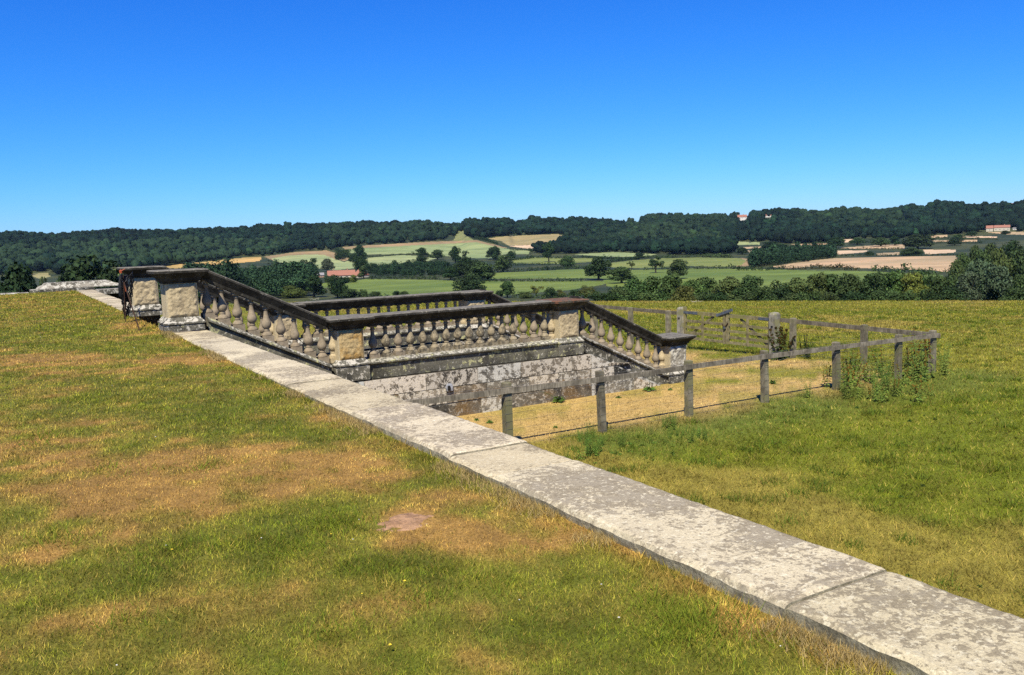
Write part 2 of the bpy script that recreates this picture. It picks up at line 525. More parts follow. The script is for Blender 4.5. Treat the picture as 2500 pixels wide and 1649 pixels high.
def terr(az, D):
    """ground height at azimuth az (relative to the view) and distance D, outside the terrace"""
    az = np.clip(np.asarray(az, float), -1.2, 1.2); D = np.asarray(D, float)
    px = 1250 + FPX * np.tan(az)
    vc = np.interp(px, [0, 700, 1480, 2500], [138, 138, 163, 197])
    zc = 1.5 - vc * 95 * np.cos(az) / FPX
    near = GZ + (zc - GZ) * np.clip((D - 25) / 70, 0, 1)
    near = near + .06 * (fbm(D * .35 + 31, az * 30, 5, 2) - .5) * sstep(16, 30, D)
    base = np.interp(D, _dd, _zz)
    zr = 1.5 - (np.interp(px, SKYX, SKYY) + 15 - horizon_row(px)) * 1900 * np.cos(az) / FPX
    base = base + (zr - 19.5) * sstep(1050, 1900, D)
    mid = zc + (base - zc) * np.clip((D - 95) / 85, 0, 1) ** .8
    z = np.where(D < 95, near, np.where(D < 180, mid, base))
    return z

def terr_xy(x, y):
    x = np.asarray(x, float); y = np.asarray(y, float)
    return terr((np.arctan2(x, y) - YAW + math.pi) % (2 * math.pi) - math.pi, np.hypot(x, y))

_dm = np.concatenate([np.arange(130, 700, .7), np.arange(700, 2400, 1.5)])
def at(px, py, dmin=130):
    """where the line of sight through a photograph pixel meets the valley ground"""
    d = ray(px, py); h = math.hypot(d[0], d[1]); az = math.atan2(d[0], d[1]) - YAW
    D = _dm[_dm >= dmin]
    zt = terr(np.full_like(D, az), D); zr_ = EYE[2] + d[2] / h * D
    k = np.nonzero(zr_ < zt)[0]
    Dk = D[k[0]] if len(k) else 1880.0
    return np.array([math.sin(az + YAW) * Dk, math.cos(az + YAW) * Dk, float(terr(az, Dk))])

def at_D(px, D):
    d = ray(px, 640.0); az = math.atan2(d[0], d[1]) - YAW
    return np.array([math.sin(az + YAW) * D, math.cos(az + YAW) * D, float(terr(az, D))])

def inpoly(x, y, poly):
    c = np.zeros(x.shape, bool); n = len(poly)
    for i in range(n):
        x0, y0 = poly[i]; x1, y1 = poly[(i + 1) % n]
        if y0 == y1: continue
        k = ((y0 > y) != (y1 > y)) & (x < (x1 - x0) * (y - y0) / (y1 - y0) + x0)
        c ^= k
    return c

PALE, PALE2, GREEN, GREEN2, TAN, TAN2, GOLD, BROWN = ((.31, .36, .155), (.27, .33, .135), (.155, .210, .042), (.20, .235, .06), (.52, .37, .205),
                                                    (.60, .45, .28), (.52, .35, .12), (.33, .24, .12))
FIELDS = [
 ('pale_barley_field', PALE, [(664,631),(700,625),(745,622),(790,622),(815,632),(840,640),(866,634),(896,630),(977,623),(1015,625),(1068,632),(1031,641),(937,649),(901,652),(821,660),(751,653),(718,648),(667,638)]),
 ('stubble_headland', BROWN, [(645,627),(721,616),(799,612),(818,618),(838,630),(866,630),(840,638),(815,632),(790,622),(745,622),(700,625),(664,631),(667,637)]),
 ('upper_barley_field', PALE2, [(848,610),(869,607),(1042,598),(1165,592),(1215,604),(1240,608),(1294,613),(1292,621),(1227,622),(1240,628),(1192,631),(1139,631),(1044,620),(1004,620),(896,622),(850,618)]),
 ('upper_headland', BROWN, [(835,603),(1042,591),(1165,587),(1240,606),(1215,606),(1165,593),(1042,599),(869,608),(846,612)]),
 ('grass_lane', (.22, .24, .09), [(1105,589),(1112,580),(1114,565),(1139,564),(1137,575),(1160,588)]),
 ('tan_meadow', (.36, .29, .13), [(1192,583),(1215,579),(1281,575),(1362,572),(1394,585),(1360,595),(1335,597),(1240,600),(1224,589)]),
 ('cut_strip', TAN2, [(1240,601),(1335,597),(1365,593),(1345,602),(1292,608),(1246,602)]),
 ('narrow_meadow', GREEN2, [(1248,634),(1308,628),(1367,631),(1432,631),(1472,631),(1442,640),(1361,645),(1254,643)]),
 ('upper_meadow', PALE2, [(1397,622),(1496,616),(1604,621),(1571,628),(1483,627)]),
 ('curved_meadow', GREEN2, [(1488,643),(1536,637),(1615,631),(1711,629),(1805,631),(1822,637),(1810,648),(1779,652),(1685,650),(1577,656),(1491,653)]),
 ('curved_headland', BROWN, [(1805,630),(1819,631),(1836,637),(1832,650),(1779,652),(1810,647),(1821,638)]),
 ('long_meadow', GREEN, [(1150,677),(1205,667),(1308,662),(1431,657),(1485,660),(1631,658),(1685,656),(1800,656),(1888,658),(1977,661),(2106,662),(2300,672),(2330,705),(1900,712),(1483,700),(1470,680),(1431,680),(1200,681)]),
 ('bright_meadow', GREEN, [(825,702),(856,687),(896,681),(1058,684),(1111,686),(1240,687),(1431,686),(1490,688),(1470,696),(1388,709),(1254,719),(1192,726),(931,726),(869,712)]),
 ('small_meadow', GREEN, [(783,692),(811,689),(812,703),(790,703)]),
 ('ripe_wheat_field', TAN, [(1880,652),(1965,638),(2036,631),(2153,628),(2333,625),(2345,648),(2310,665),(2277,660),(2142,656),(2100,655),(1991,650),(1927,656)]),
 ('wheat_strip', TAN, [(1930,597),(2030,594),(2034,599),(1953,602)]),
 ('wheat_strip', TAN, [(2044,606),(2124,600),(2209,597),(2207,607),(2094,608)]),
 ('wheat_strip', TAN2, [(2033,612),(2124,612),(2106,617),(2044,622),(2033,620)]),
 ('wheat_strip', TAN, [(2139,619),(2195,616),(2196,623),(2138,624)]),
 ('wheat_strip', TAN2, [(2253,610),(2335,610),(2330,617),(2259,622)]),
 ('wheat_strip', TAN2, [(2059,585),(2098,584),(2094,591),(2062,592)]),
 ('wheat_strip', TAN, [(2271,576),(2315,573),(2312,579),(2274,582)]),
 ('wheat_strip', TAN2, [(2336,576),(2436,578),(2433,581),(2339,581)]),
 ('wheat_strip', TAN, [(2277,587),(2386,586),(2386,591),(2277,591)]),
 ('wheat_strip', TAN, [(2412,568),(2520,566),(2520,574),(2460,573)]),
 ('wheat_strip', TAN, [(1815,604),(1857,602),(1858,607),(1824,608)]),
 ('wheat_strip', TAN2, [(1824,612),(1841,611),(1838,617),(1826,618)]),
 ('distant_meadow', PALE, [(1758,592),(1800,590),(1856,592),(1853,598),(1790,599)]),
 ('golden_stubble_field', GOLD, [(385,656),(398,650),(485,641),(592,630),(640,628),(634,638),(538,646),(458,655)]),
 ('left_meadow', GREEN, [(262,660),(291,657),(297,675),(275,672)]),
 ('left_stubble', (.33, .30, .13), [(75,669),(118,666),(122,676),(100,682),(82,676)]),
]
WOODG = (.035, .05, .022)
def pasture_col(x, y):
    a = fbm(x * .12, y * .12, 3, 4); b_ = fbm(x * .9, y * .9, 8, 3); c = fbm(x * .035, y * .035, 21, 3)
    g = np.array((.150, .180, .012)); o = np.array((.255, .245, .028)); t = np.array((.42, .29, .075))
    k = np.clip(.44 + 2.4 * (a - .5) + .9 * (b_ - .5) + .8 * (c - .5), 0, 1)[..., None]
    col = g * (1 - k) + o * k
    d = sstep(.58, .72, fbm(x * .22 + 9, y * .22, 44, 4))[..., None] * .45
    far = sstep(45, 95, np.hypot(x, y))[..., None]
    col = col * (1 - d) + t * d
    # dry ground inside the fenced plot, greener towards the gate
    inside = (sstep(13.45, 13.7, y + .25 * (fbm(x * 2, y * 2, 60, 2) - .5)) * (1 - sstep(20.3, 20.9, x)) * (1 - sstep(30, 34, y)) * sstep(2, 4, x))
    dry = np.array((.54, .37, .13))
    kk = inside * np.clip(1.15 - 1.0 * sstep(.48, .66, fbm(x * .5, y * .5, 77, 4)) * sstep(10, 17, x) - .6 * sstep(.5, .66, fbm(x * 1.5, y * 1.5, 78, 3)), 0, 1)
    kk = kk[..., None]
    col = col * (1 - kk) + dry * kk
    # greener strip outside the fence
    s = (sstep(10.6, 12.4, y) * (1 - sstep(13.3, 13.6, y)) * sstep(8.6, 9.5, x) * (1 - sstep(21, 23, x)))[..., None] * .7
    col = col * (1 - s) + np.array((.135, .175, .03)) * s
    # trodden dry edge by the fence
    e = (sstep(12.5, 13.2, y) * (1 - sstep(13.4, 13.6, y)) * (x < 20.6) * sstep(.45, .6, fbm(x * .8, y * .8, 91, 3)))[..., None] * .6
    return col * (1 - e) + np.array((.36, .24, .09)) * e

def build_terrain():
    azs = np.concatenate([np.linspace(-math.pi, -.66, 60)[:-1], np.arange(-.66, .66, .0016), np.linspace(.66, math.pi, 60)[1:]])
    rows = np.concatenate([np.geomspace(.6, 4, 8)[:-1], np.geomspace(4, 95, 80)[:-1], np.linspace(95, 330, 70)[:-1]])
    D = np.arange(330, 2000, .5); v = (1.5 - np.interp(D, _dd, _zz) ) * FPX / D
    vs = np.arange(v[0], v.min() + 1, -.8)
    rows2 = np.interp(-vs, -v, D)
    rows = np.concatenate([rows, rows2, np.linspace(rows2[-1] + 12, 2100, 8), [2300, 2700, 3400, 4200]])
    A, DD = np.meshgrid(azs, rows)
    Z = terr(A, DD)
    X = np.sin(A + YAW) * DD; Y = np.cos(A + YAW) * DD
    na, nr = len(azs), len(rows)
    V = np.stack([X, Y, Z], -1).reshape(-1, 3)
    idx = np.arange(na * nr).reshape(nr, na)
    F = np.stack([idx[:-1, :-1], idx[:-1, 1:], idx[1:, 1:], idx[1:, :-1]], -1).reshape(-1, 4)[:, ::-1]
    ctr = V[F].mean(1); Dc = np.hypot(ctr[:, 0], ctr[:, 1])
    d = ctr - EYE; zf = d @ FWD; ok = (zf > 50) & (Dc > 130)
    px = np.where(ok, 1250 + FPX * (d @ RGT) / np.maximum(zf, 1), -9e3); py = np.where(ok, 824.5 - FPX * (d @ UPV) / np.maximum(zf, 1), -9e3)
    reg = np.where(Dc < 118, 1, 0)
    for i, (nm, c, poly) in enumerate(FIELDS):
        k = inpoly(px, py, poly) & (reg == 0) & ok
        reg[k] = i + 2
    for r in range(len(FIELDS) + 2):
        f = F[reg == r]
        if not len(f): continue
        u, inv = np.unique(f, return_inverse=True)
        v_ = V[u]; x, y = v_[:, 0], v_[:, 1]
        if r == 1:
            col = pasture_col(x, y); nm = 'pasture'
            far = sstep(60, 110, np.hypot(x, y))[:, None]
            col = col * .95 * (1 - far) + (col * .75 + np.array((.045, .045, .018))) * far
        elif r == 0:
            k = sstep(.35, .7, fbm(x * .02, y * .02, 5, 4))[:, None]
            col = np.array(WOODG) * (1 - k) + np.array((.075, .085, .03)) * k; nm = 'valley_ground'
        else:
            nm, c, _ = FIELDS[r - 2]
            k = (fbm(x * .012, y * .03, 30 + r, 4) - .5)[:, None]
            st = (fbm((x * .8 + y * .6) * .08, (x * -.6 + y * .8) * .004, r, 3) - .5)[:, None]
            col = np.array(c) * (1 + .5 * k + .35 * st)
            col[:, 0] *= 1 + .25 * k[:, 0]
        o = np_mesh(nm, v_, inv.reshape(-1, 4), M_field if r != 1 else M_turf, np.clip(col, 0, 1), smooth=True)
        tag(o, kind='structure')
build_terrain()

# ------------------------------------------------------------------ terrace lawn
KX0, KX1 = 2.60, 3.25
def lawn_z(x, y):
    z = -.066 + .040 * sstep(5.5, 13.5, y) + .018 * sstep(13, 17, y) - .02 * sstep(4, 1, y)
    z = z + .03 * (fbm(x * .5, y * .5, 2, 3) - .5) * sstep(2.65, 1.6, x)
    return z - .02 * sstep(0, 3, 2.6 - x) * 0

DRYSPOTS = [  # photograph pixel centre, radii, strength (positive dry, negative green)
 (140,888,260,16,.9),(130,922,45,6,.9),(230,880,160,10,.5),(60,960,120,10,.35),(180,1130,230,34,1.0),(560,1120,210,45,1.0),(330,1215,260,40,.9),(870,1150,110,26,.55),(640,1190,140,30,.6),
 (910,1090,90,16,.5),(70,1350,110,24,.7),(330,1300,60,14,.5),(1010,1270,140,40,.9),(1330,1330,200,60,.65),(1420,1270,150,30,.6),(1640,1430,150,50,.95),(1800,1520,170,50,1.0),(1230,1240,90,30,.7),
 (2000,1610,150,40,.7),(740,960,110,14,.5),(830,1010,90,16,.55),(980,1090,80,20,.5),(520,890,60,10,.5),(455,815,70,8,1.1),(330,800,60,8,1.0),(420,1590,200,40,.3),(1150,1600,160,30,.35),(880,1030,120,14,.45),
 (300,980,280,40,-.6),(500,1030,160,30,-.55),(620,1050,120,20,-.4),(160,1060,160,22,-.55),(760,1330,120,40,-.5),(470,1160,50,10,-.6),(240,1150,60,9,-.6),(1720,1570,130,45,-.7),(1600,1500,100,30,-.5),
 (420,1330,160,40,-.35),(250,1420,300,60,-.25),(850,1380,110,50,-.5),(330,870,120,12,-.35),(150,830,160,25,-.5),(330,770,90,15,-.35),(680,1000,90,18,-.4),(890,1005,60,12,-.5),(1020,1240,50,20,-.2),(1300,1480,160,50,-.3),(1480,1430,80,26,-.45)]
_spots = []
for sx, sy, rx, ry, st in DRYSPOTS:
    c = on_z(sx, sy, -.08); e = on_z(sx + rx, sy, -.08); f = on_z(sx, sy - ry, -.08)
    _spots.append((c, (e - c)[:2], (f - c)[:2], st))

def lawn_dry(x, y):
    k = .455 + .85 * (fbm(x * .55 + 4, y * .55, 12, 4) - .5) + 1.0 * (fbm(x * 1.5, y * 1.5, 82, 3) - .5) + 1.25 * (fbm(x * 4.2, y * 4.2, 15, 3) - .5)
    wx = x + .5 * (fbm(x * 1.3, y * 1.3, 50, 3) - .5); wy = y + .9 * (fbm(x * 1.3, y * 1.3, 55, 3) - .5)
    for c, a, b_, st in _spots:
        M = np.array([[a[0], b_[0]], [a[1], b_[1]]]); Mi = np.linalg.inv(M)
        dx, dy = wx - c[0], wy - c[1]
        q = (Mi[0, 0] * dx + Mi[0, 1] * dy) ** 2 + (Mi[1, 0] * dx + Mi[1, 1] * dy) ** 2
        k = k + st * (.66 if st > 0 else .30) * np.exp(-q * .8)
    return np.clip(k, 0, 1.25)

def lawn_col(x, y):
    k = lawn_dry(x, y)[..., None]
    g = np.array((.205, .230, .018)); o = np.array((.315, .290, .036)); t = np.array((.58, .340, .085))
    col = np.where(k < .5, g + (o - g) * (k / .5), o + (t - o) * np.clip((k - .5) / .5, 0, 1))
    h = (fbm(x * 3.1 + 40, y * 3.1, 71, 3) - .5)[..., None]
    return col * (1 + .6 * h)

def grid(xs, ys, zf):
    X, Y = np.meshgrid(xs, ys); Z = zf(X, Y)
    V = np.stack([X, Y, Z], -1).reshape(-1, 3); n, m = len(ys), len(xs)
    i = np.arange(n * m).reshape(n, m)
    return V, np.stack([i[:-1, :-1], i[:-1, 1:], i[1:, 1:], i[1:, :-1]], -1).reshape(-1, 4)

V, F = grid(np.concatenate([np.linspace(-30, -4, 40)[:-1], np.linspace(-4, 2.62, 120)]), np.concatenate([np.linspace(-6, 20, 320)[:-1], np.linspace(20, 38.2, 90)]), lawn_z)
tag(np_mesh('lawn', V, F, M_turf, np.clip(lawn_col(V[:, 0], V[:, 1]) * .50 + .006, 0, 1), smooth=True), kind='structure')
# earth filling the terrace under the lawn
MB().box(-30, 3.12, -6, 38.2, -2.6, -.35).build('terrace_earth', M_soil)['kind'] = 'structure'

def blades(x, y, z, L, W, tilt, col, lean_az=None, twoseg=False):
    n = len(x)
    th = RNG.uniform(0, 2 * math.pi, n)
    la = RNG.uniform(0, 2 * math.pi, n) if lean_az is None else lean_az
    tx = np.cos(th) * W / 2; ty = np.sin(th) * W / 2
    V = np.empty((n, 3, 3))
    V[:, 0] = np.stack([x - tx, y - ty, z], -1); V[:, 1] = np.stack([x + tx, y + ty, z], -1)
    V[:, 2] = np.stack([x + np.cos(la) * L * np.sin(tilt), y + np.sin(la) * L * np.sin(tilt), z + L * np.cos(tilt)], -1)
    c = np.repeat(np.clip(col, 0, 1)[:, None, :], 3, 1)
    return V.reshape(-1, 3), np.arange(3 * n).reshape(n, 3), c.reshape(-1, 3)

def sample_polar(n, r0, r1, p, a0, a1):
    """n points with density falling as r^-p"""
    u = RNG.random(n); e = 2 - p
    r = (r0 ** e + u * (r1 ** e - r0 ** e)) ** (1 / e)
    a = RNG.uniform(a0, a1, n) + YAW
    return np.sin(a) * r, np.cos(a) * r, r

# mown lawn grass
x, y, r = sample_polar(1500000, 1.7, 44, 1.75, -.72, .72)
k = (x < 2.59) & (y < 38)
x, y, r = x[k], y[k], r[k]
dr = lawn_dry(x, y)
tuft = fbm(x * 5, y * 5, 33, 3)
rd = RNG.random(len(x))
col = lawn_col(x, y)
m1 = fbm(x * 8, y * 8, 133, 3); m2 = fbm(x * 21, y * 21, 143, 2); m3 = fbm(x * 2.2, y * 2.2, 153, 3)
col = col * (.60 + .80 * sstep(.25, .75, m1) + .0 * m2)[:, None] * (.72 + .56 * m2)[:, None]
gk = (sstep(.54, .66, m3 * .5 + m1 * .5) * .55)[:, None]
col = col * (1 - gk) + np.array((.135, .185, .018)) * gk
isdry = (RNG.random(len(x)) < .16 + .25 * dr)[:, None]
col = np.where(isdry, col * .5 + np.array((.56, .38, .10)) * .5, col) * (.58 + 1.15 * RNG.random((len(x), 1)) ** 1.3)
isgr = ((RNG.random(len(x)) < .12 * (1 - .6 * dr)))[:, None]
col = np.where(isgr, np.array((.115, .175, .020)) * (.6 + .7 * rd[:, None]), col)
edge = sstep(2.35, 2.57, x)
L = (.012 + .018 * rd + .022 * np.clip(tuft - .5, 0, 1) * 2 * (1 - .7 * np.clip(dr, 0, 1)) + .03 * edge * RNG.random(len(x))) * (1 + .035 * r)
L = L * (1 - .35 * sstep(.75, 1.15, dr))
W = (.0021 + .0016 * RNG.random(len(x))) * np.maximum(1, (r / 2.6) ** .78)
_c = on_z(985, 1290, -.1)
_k = np.hypot((x - _c[0]) / .21, (y - _c[1]) / .17) + .5 * (fbm(x * 9, y * 9, 83, 3) - .5)
keep = (_k > .95) | (RNG.random(len(x)) < .16)
x, y, r, L, W, col = x[keep], y[keep], r[keep], L[keep], W[keep], col[keep]
V, F, cc = blades(x, y, lawn_z(x, y) - .004, L, W, R(14) + R(66) * RNG.random(len(x)), col)
tag(np_mesh('grass', V, F, M_grass, cc), 'short mown lawn grass with brown drought patches', 'grass', kind='stuff')

# longer coarse tufts of green grass in the lawn
def tufts(n, pts, Lr, Wr, spread, colf, name, label):
    X = []; Y = []; LL = []; Cc = []; Rr = []
    for (cx, cy, cnt, sc) in pts:
        X.append(RNG.normal(cx, spread * sc, cnt)); Y.append(RNG.normal(cy, spread * sc, cnt)); LL.append(np.full(cnt, sc))
    x = np.concatenate(X); y = np.concatenate(Y); s = np.concatenate(LL)
    k = x < 2.58
    x, y, s = x[k], y[k], s[k]
    r = np.hypot(x, y)
    col = colf(len(x))
    V, F, c = blades(x, y, lawn_z(x, y) - .005, RNG.uniform(*Lr, len(x)) * s, RNG.uniform(*Wr, len(x)) * np.maximum(1, (r / 4) ** .6), R(20) + R(60) * RNG.random(len(x)), col)
    tag(np_mesh(name, V, F, M_grass, c), label, 'grass', kind='stuff')
pts = []
for sx, sy, cnt, sc, m in [(1720,1560,900,1.4,5),(1650,1500,500,1.1,4),(1800,1490,260,1.0,3),(740,1360,500,1.1,4),(840,1300,500,1.2,5),(870,1400,300,1.0,3),(400,1360,400,1.0,4),(470,1150,260,1.0,4),(250,1155,200,1.0,3),
                           (560,1030,200,1.2,4),(160,1090,260,1.2,4),(330,1000,300,1.0,5),(900,1005,120,1.2,3),(700,945,120,1.2,4),(120,1330,300,1.0,3),(1180,1440,260,.9,3),(560,875,160,1.0,2),(1090,1490,300,.9,4),(330,1540,260,.9,4),(1900,1590,200,1.0,3),(830,1560,300,.9,3)]:
    for i in range(m):
        p = on_z(sx + random.uniform(-75, 75), sy + random.uniform(-18, 18), -.1)
        pts.append((p[0], p[1], cnt // m, sc))
tufts(0, pts, (.035, .085), (.0025, .0048), .07, lambda n: np.array((.16, .23, .02)) * (.55 + .8 * RNG.random((n, 1))) + np.array((.05, .02, 0)) * RNG.random((n, 1)), 'grass_tufts', 'scattered tufts of longer dark green grass in the lawn')
# straw along the kerb foot
n = 26000
y = 1.2 + 15.5 * RNG.random(n) ** 1.4; x = 2.6 - np.abs(RNG.normal(0, .075, n)) - .005
k = fbm(x * .2, y * 1.6, 63, 3) > .48
x, y = x[k], y[k]
V, F, cc = blades(x, y, lawn_z(x, y), RNG.uniform(.025, .07, len(x)), .0035 * np.maximum(1, (np.hypot(x, y) / 4) ** .7), R(12) + R(50) * RNG.random(len(x)),
                  np.array((.52, .39, .16)) * (.5 + .7 * RNG.random((len(x), 1))))
tag(np_mesh('dry_grass', V, F, M_grass, cc), 'straw coloured grass fringe along the foot of the stone kerb', 'grass', kind='stuff')

# pasture grass
x, y, r = sample_polar(1150000, 4.2, 118, 1.78, -.70, .70)
stair = (y > 16.4) & (y < 22.1) & (x < 15.6)
k = (x > 3.3) & ~stair
x, y, r = x[k], y[k], r[k]
col = pasture_col(x, y)
rd = RNG.random(len(x))
inside = (y > 13.5) & (x < 20.7)
clump = fbm(x * 1.6, y * 1.6, 13, 3)
dryb = (RNG.random(len(x)) < .22)[:, None]
col = np.where(dryb, col * .45 + np.array((.52, .37, .10)) * .55, col) * (.62 + .85 * RNG.random((len(x), 1)))
L = (.035 + .055 * rd + .13 * np.clip(clump - .52, 0, 1)) * np.where(inside, .6, 1.0) * (1 + .012 * r)
pm = fbm(x * 3.2, y * 3.2, 163, 3); pm2 = fbm(x * 9, y * 9, 173, 2)
col = col * (.55 + .9 * sstep(.25, .75, pm))[:, None] * (.75 + .5 * pm2)[:, None]
W = (.0036 + .0022 * RNG.random(len(x))) * np.maximum(1, (r / 5.5) ** .85)
V, F, cc = blades(x, y, terr_xy(x, y) - .005, L, W, R(22) + R(58) * RNG.random(len(x)) + R(8) * inside, col)
tag(np_mesh('pasture_grass', V, F, M_grass, cc), 'rough yellow green pasture grass around the fenced plot', 'grass', kind='stuff')
# dark clumps and pale seed stalks in the pasture
n = 500
ang = RNG.uniform(-.1, .62, n); rr = 4.5 + 60 * RNG.random(n) ** 1.6
cx = np.sin(ang + YAW) * rr; cy = np.cos(ang + YAW) * rr
k = (cx > 3.6) & ((cy < 13.2) | (cx > 21.2)); cx, cy, rr = cx[k], cy[k], rr[k]
m = 70
x = (cx[:, None] + RNG.normal(0, .11, (len(cx), m)) * (.5 + RNG.random((len(cx), 1)))).ravel(); y = (cy[:, None] + RNG.normal(0, .11, (len(cx), m))).ravel(); r = np.hypot(x, y)
V, F, cc = blades(x, y, terr_xy(x, y), RNG.uniform(.07, .19, len(x)), .006 * np.maximum(1, (r / 6) ** .8), R(10) + R(55) * RNG.random(len(x)), np.array((.125, .185, .02)) * (.5 + .9 * RNG.random((len(x), 1))))
tag(np_mesh('pasture_tussocks', V, F, M_grass, cc), 'dark green tussocks dotted over the pasture', 'grass', kind='stuff')

# ------------------------------------------------------------------ masonry
def on_y(px, py, Y):
    d = ray(px, py); return EYE + d * (Y / d[1])

def noisy(x, y, s=0): return float(vnoise(np.array([x]), np.array([y]), s)[0]) - .5

def slab_run(name, parent, joints, x0, x1, thick, mat):
    """coping slabs laid end to end along y with worn, slightly wavy edges"""
    mb = MB()
    for a, b in zip(joints[:-1], joints[1:]):
        t = random.uniform(.86, 1.08); mb.tint((t, t * random.uniform(.97, 1.0), t * random.uniform(.92, 1.0)))
        dz = random.uniform(-.008, .008); dx = random.uniform(-.008, .008); tw = random.uniform(-.006, .006)
        ys = np.linspace(a + .002, b - .002, max(3, int((b - a) / .022)))
        vs = []; fs = []; n = 13
        for i, y in enumerate(ys):
            e = min(i, len(ys) - 1 - i); rnd = .006 if e == 0 else 0
            j0 = .008 * noisy(y * 1.6, 1, 3) + .004 * noisy(y * 11, 2, 4) + .006 * noisy(y * 33, 2, 14); j1 = .008 * noisy(y * 1.7, 5, 6) + .007 * noisy(y * 12, 7, 8) + .010 * noisy(y * 29, 3, 15)
            zt = dz - rnd
            ends = [(x0 + dx + j0, -thick), (x0 + dx + j0, -.07), (x0 + dx + j0 - .004, -.022 + .012 * noisy(y * 9, 3, 9)), (x0 + dx + j0 + .012, -.006 + zt), (x0 + dx + j0 + .035, zt)]
            mids = [(x0 + (x1 - x0) * f, zt + .010 * noisy(y * 2.2, f * 5, 11) + .004 * noisy(y * 9, f * 17, 12) + tw * (f - .5)) for f in (.25, .5, .75)]
            ende = [(x1 + dx + j1 - .035, zt), (x1 + dx + j1 - .012, -.006 + zt), (x1 + dx + j1 + .003, -.024), (x1 + dx + j1, -.07), (x1 + dx + j1, -thick)]
            vs += [(x, y, z) for x, z in ends + mids + ende]
        for k in range(len(ys) - 1):
            for i in range(n):
                j = (i + 1) % n
                fs.append((k * n + i, k * n + j, (k + 1) * n + j, (k + 1) * n + i))
        fs.append(tuple(range(n))); fs.append(tuple((len(ys) - 1) * n + i for i in range(n - 1, -1, -1)))
        mb.add(vs, fs)
    return mb.build(name, mat, parent)

def ashlar(mb, x0, x1, courses, yf, depth, slope=None, lmin=.65, lmax=1.25, jit=.009, gap=.016):
    """courses of squared blocks facing -y; slope(x) clips their tops"""
    for z0, z1 in courses:
        x = x0
        while x < x1 - .02:
            l = min(random.uniform(lmin, lmax), x1 - x)
            if x1 - x - l < .3: l = x1 - x
            a, b = x + gap / 2, x + l - gap / 2
            ta, tb = z1 - gap, z1 - gap
            if slope: ta, tb = min(ta, slope(a)), min(tb, slope(b))
            if max(ta, tb) > z0 + .01:
                ta = max(ta, z0 + .004); tb = max(tb, z0 + .004)
                q = random.choice((.5, .68, .8, .92, 1.0, 1.06, 1.15, 1.2)); wv = random.uniform(-.05, .09)
                mb.tint((q * (1 + wv), q, q * (1 - wv)))
                y = yf + random.uniform(-jit, jit) * 1.5
                mb.add([(a, y, z0), (b, y, z0), (b, y, tb), (a, y, ta), (a, yf + depth, z0), (b, yf + depth, z0), (b, yf + depth, tb), (a, yf + depth, ta)],
                       [(0, 1, 2, 3), (5, 4, 7, 6), (1, 5, 6, 2), (4, 0, 3, 7), (3, 2, 6, 7), (4, 5, 1, 0)])
            x += l
    mb.tint(1)
    return mb

# --- terrace edge
kerb = thing('stone_kerb', (2.92, 6, 0), 'long worn limestone kerb running along the lawn edge in front of the stone stair', 'kerb')
slab_run('coping', kerb, [-3, -1.4, .45, 2.30, 4.67, 5.30, 7.25, 9.2, 11.1, 12.9, 14.7, 16.46], KX0, KX1, .20, M_kerb)
mb = MB()
def ashlar_y(mb, y0, y1, courses, xf, depth):
    for z0, z1 in courses:
        y = y0
        while y < y1 - .02:
            l = min(random.uniform(.7, 1.3), y1 - y)
            q = random.uniform(.7, 1.1); mb.tint((q, q * .98, q * .94))
            mb.box(xf - depth, xf + random.uniform(-.004, .004), y + .004, y + l - .004, z0 + .004, z1 - .004)
            y += l
    mb.tint(1)
    return mb
CRS = [(-.62, -.20), (-1.05, -.62), (-1.5, -1.05), (-1.95, -1.5), (-2.5, -1.95)]
ashlar_y(mb, -3, 16.50, CRS, 3.19, .3).build('retaining_wall', M_wall2, kerb)
kerb2 = thing('stone_kerb', (2.92, 29, 0), 'far stretch of pale stone kerb beyond the two stair piers, ending at the moulded block', 'kerb')
slab_run('coping', kerb2, [21.80, 23.6, 25.5, 27.2, 29.1, 31.0, 32.8, 34.6, 36.3, 37.9], KX0, KX1, .20, M_kerb)
ashlar_y(MB(), 21.85, 37.9, CRS, 3.19, .3).build('retaining_wall', M_wall2, kerb2)

# --- profiles of the turned balusters
BPROF = [(0, .104), (.022, .106), (.028, .096), (.044, .098), (.052, .082), (.078, .058), (.090, .050), (.096, .058), (.112, .060), (.118, .050), (.132, .050), (.148, .066),
         (.172, .085), (.20, .096), (.225, .099), (.255, .096), (.29, .084), (.34, .064), (.39, .051), (.44, .043), (.495, .041), (.505, .046), (.512, .056), (.528, .058), (.535, .050), (.548, .044), (.566, .048), (.575, .056)]
def baluster_mesh(nm, mat, sloped):
    mb = MB()
    mb.box(-.108, .108, -.108, .108, -.17 if sloped else -.105, 0)
    mb.lathe([(z, r * .95) for z, r in BPROF], 0, 0, 0, 18)
    mb.box(-.078, .078, -.078, .078, .575, .78 if sloped else .70)
    me = mb.mesh(nm, mat)
    me.polygons.foreach_set('use_smooth', [len(p.vertices) == 4 and abs(p.normal.z) < .97 and 6 <= p.index < len(me.polygons) - 6 for p in me.polygons])
    return me
BME = {(s, o): baluster_mesh('baluster', (M_bal, M_bal_old)[o], s) for s in (0, 1) for o in (0, 1)}
HME = MB().lathe([(z, r * 1.02) for z, r in BPROF], 0, 0, 0, 16).box(-.08, .08, -.08, .08, .575, .70).box(-.11, .11, -.11, .11, -.10, 0).mesh('half_baluster', M_panel, False)

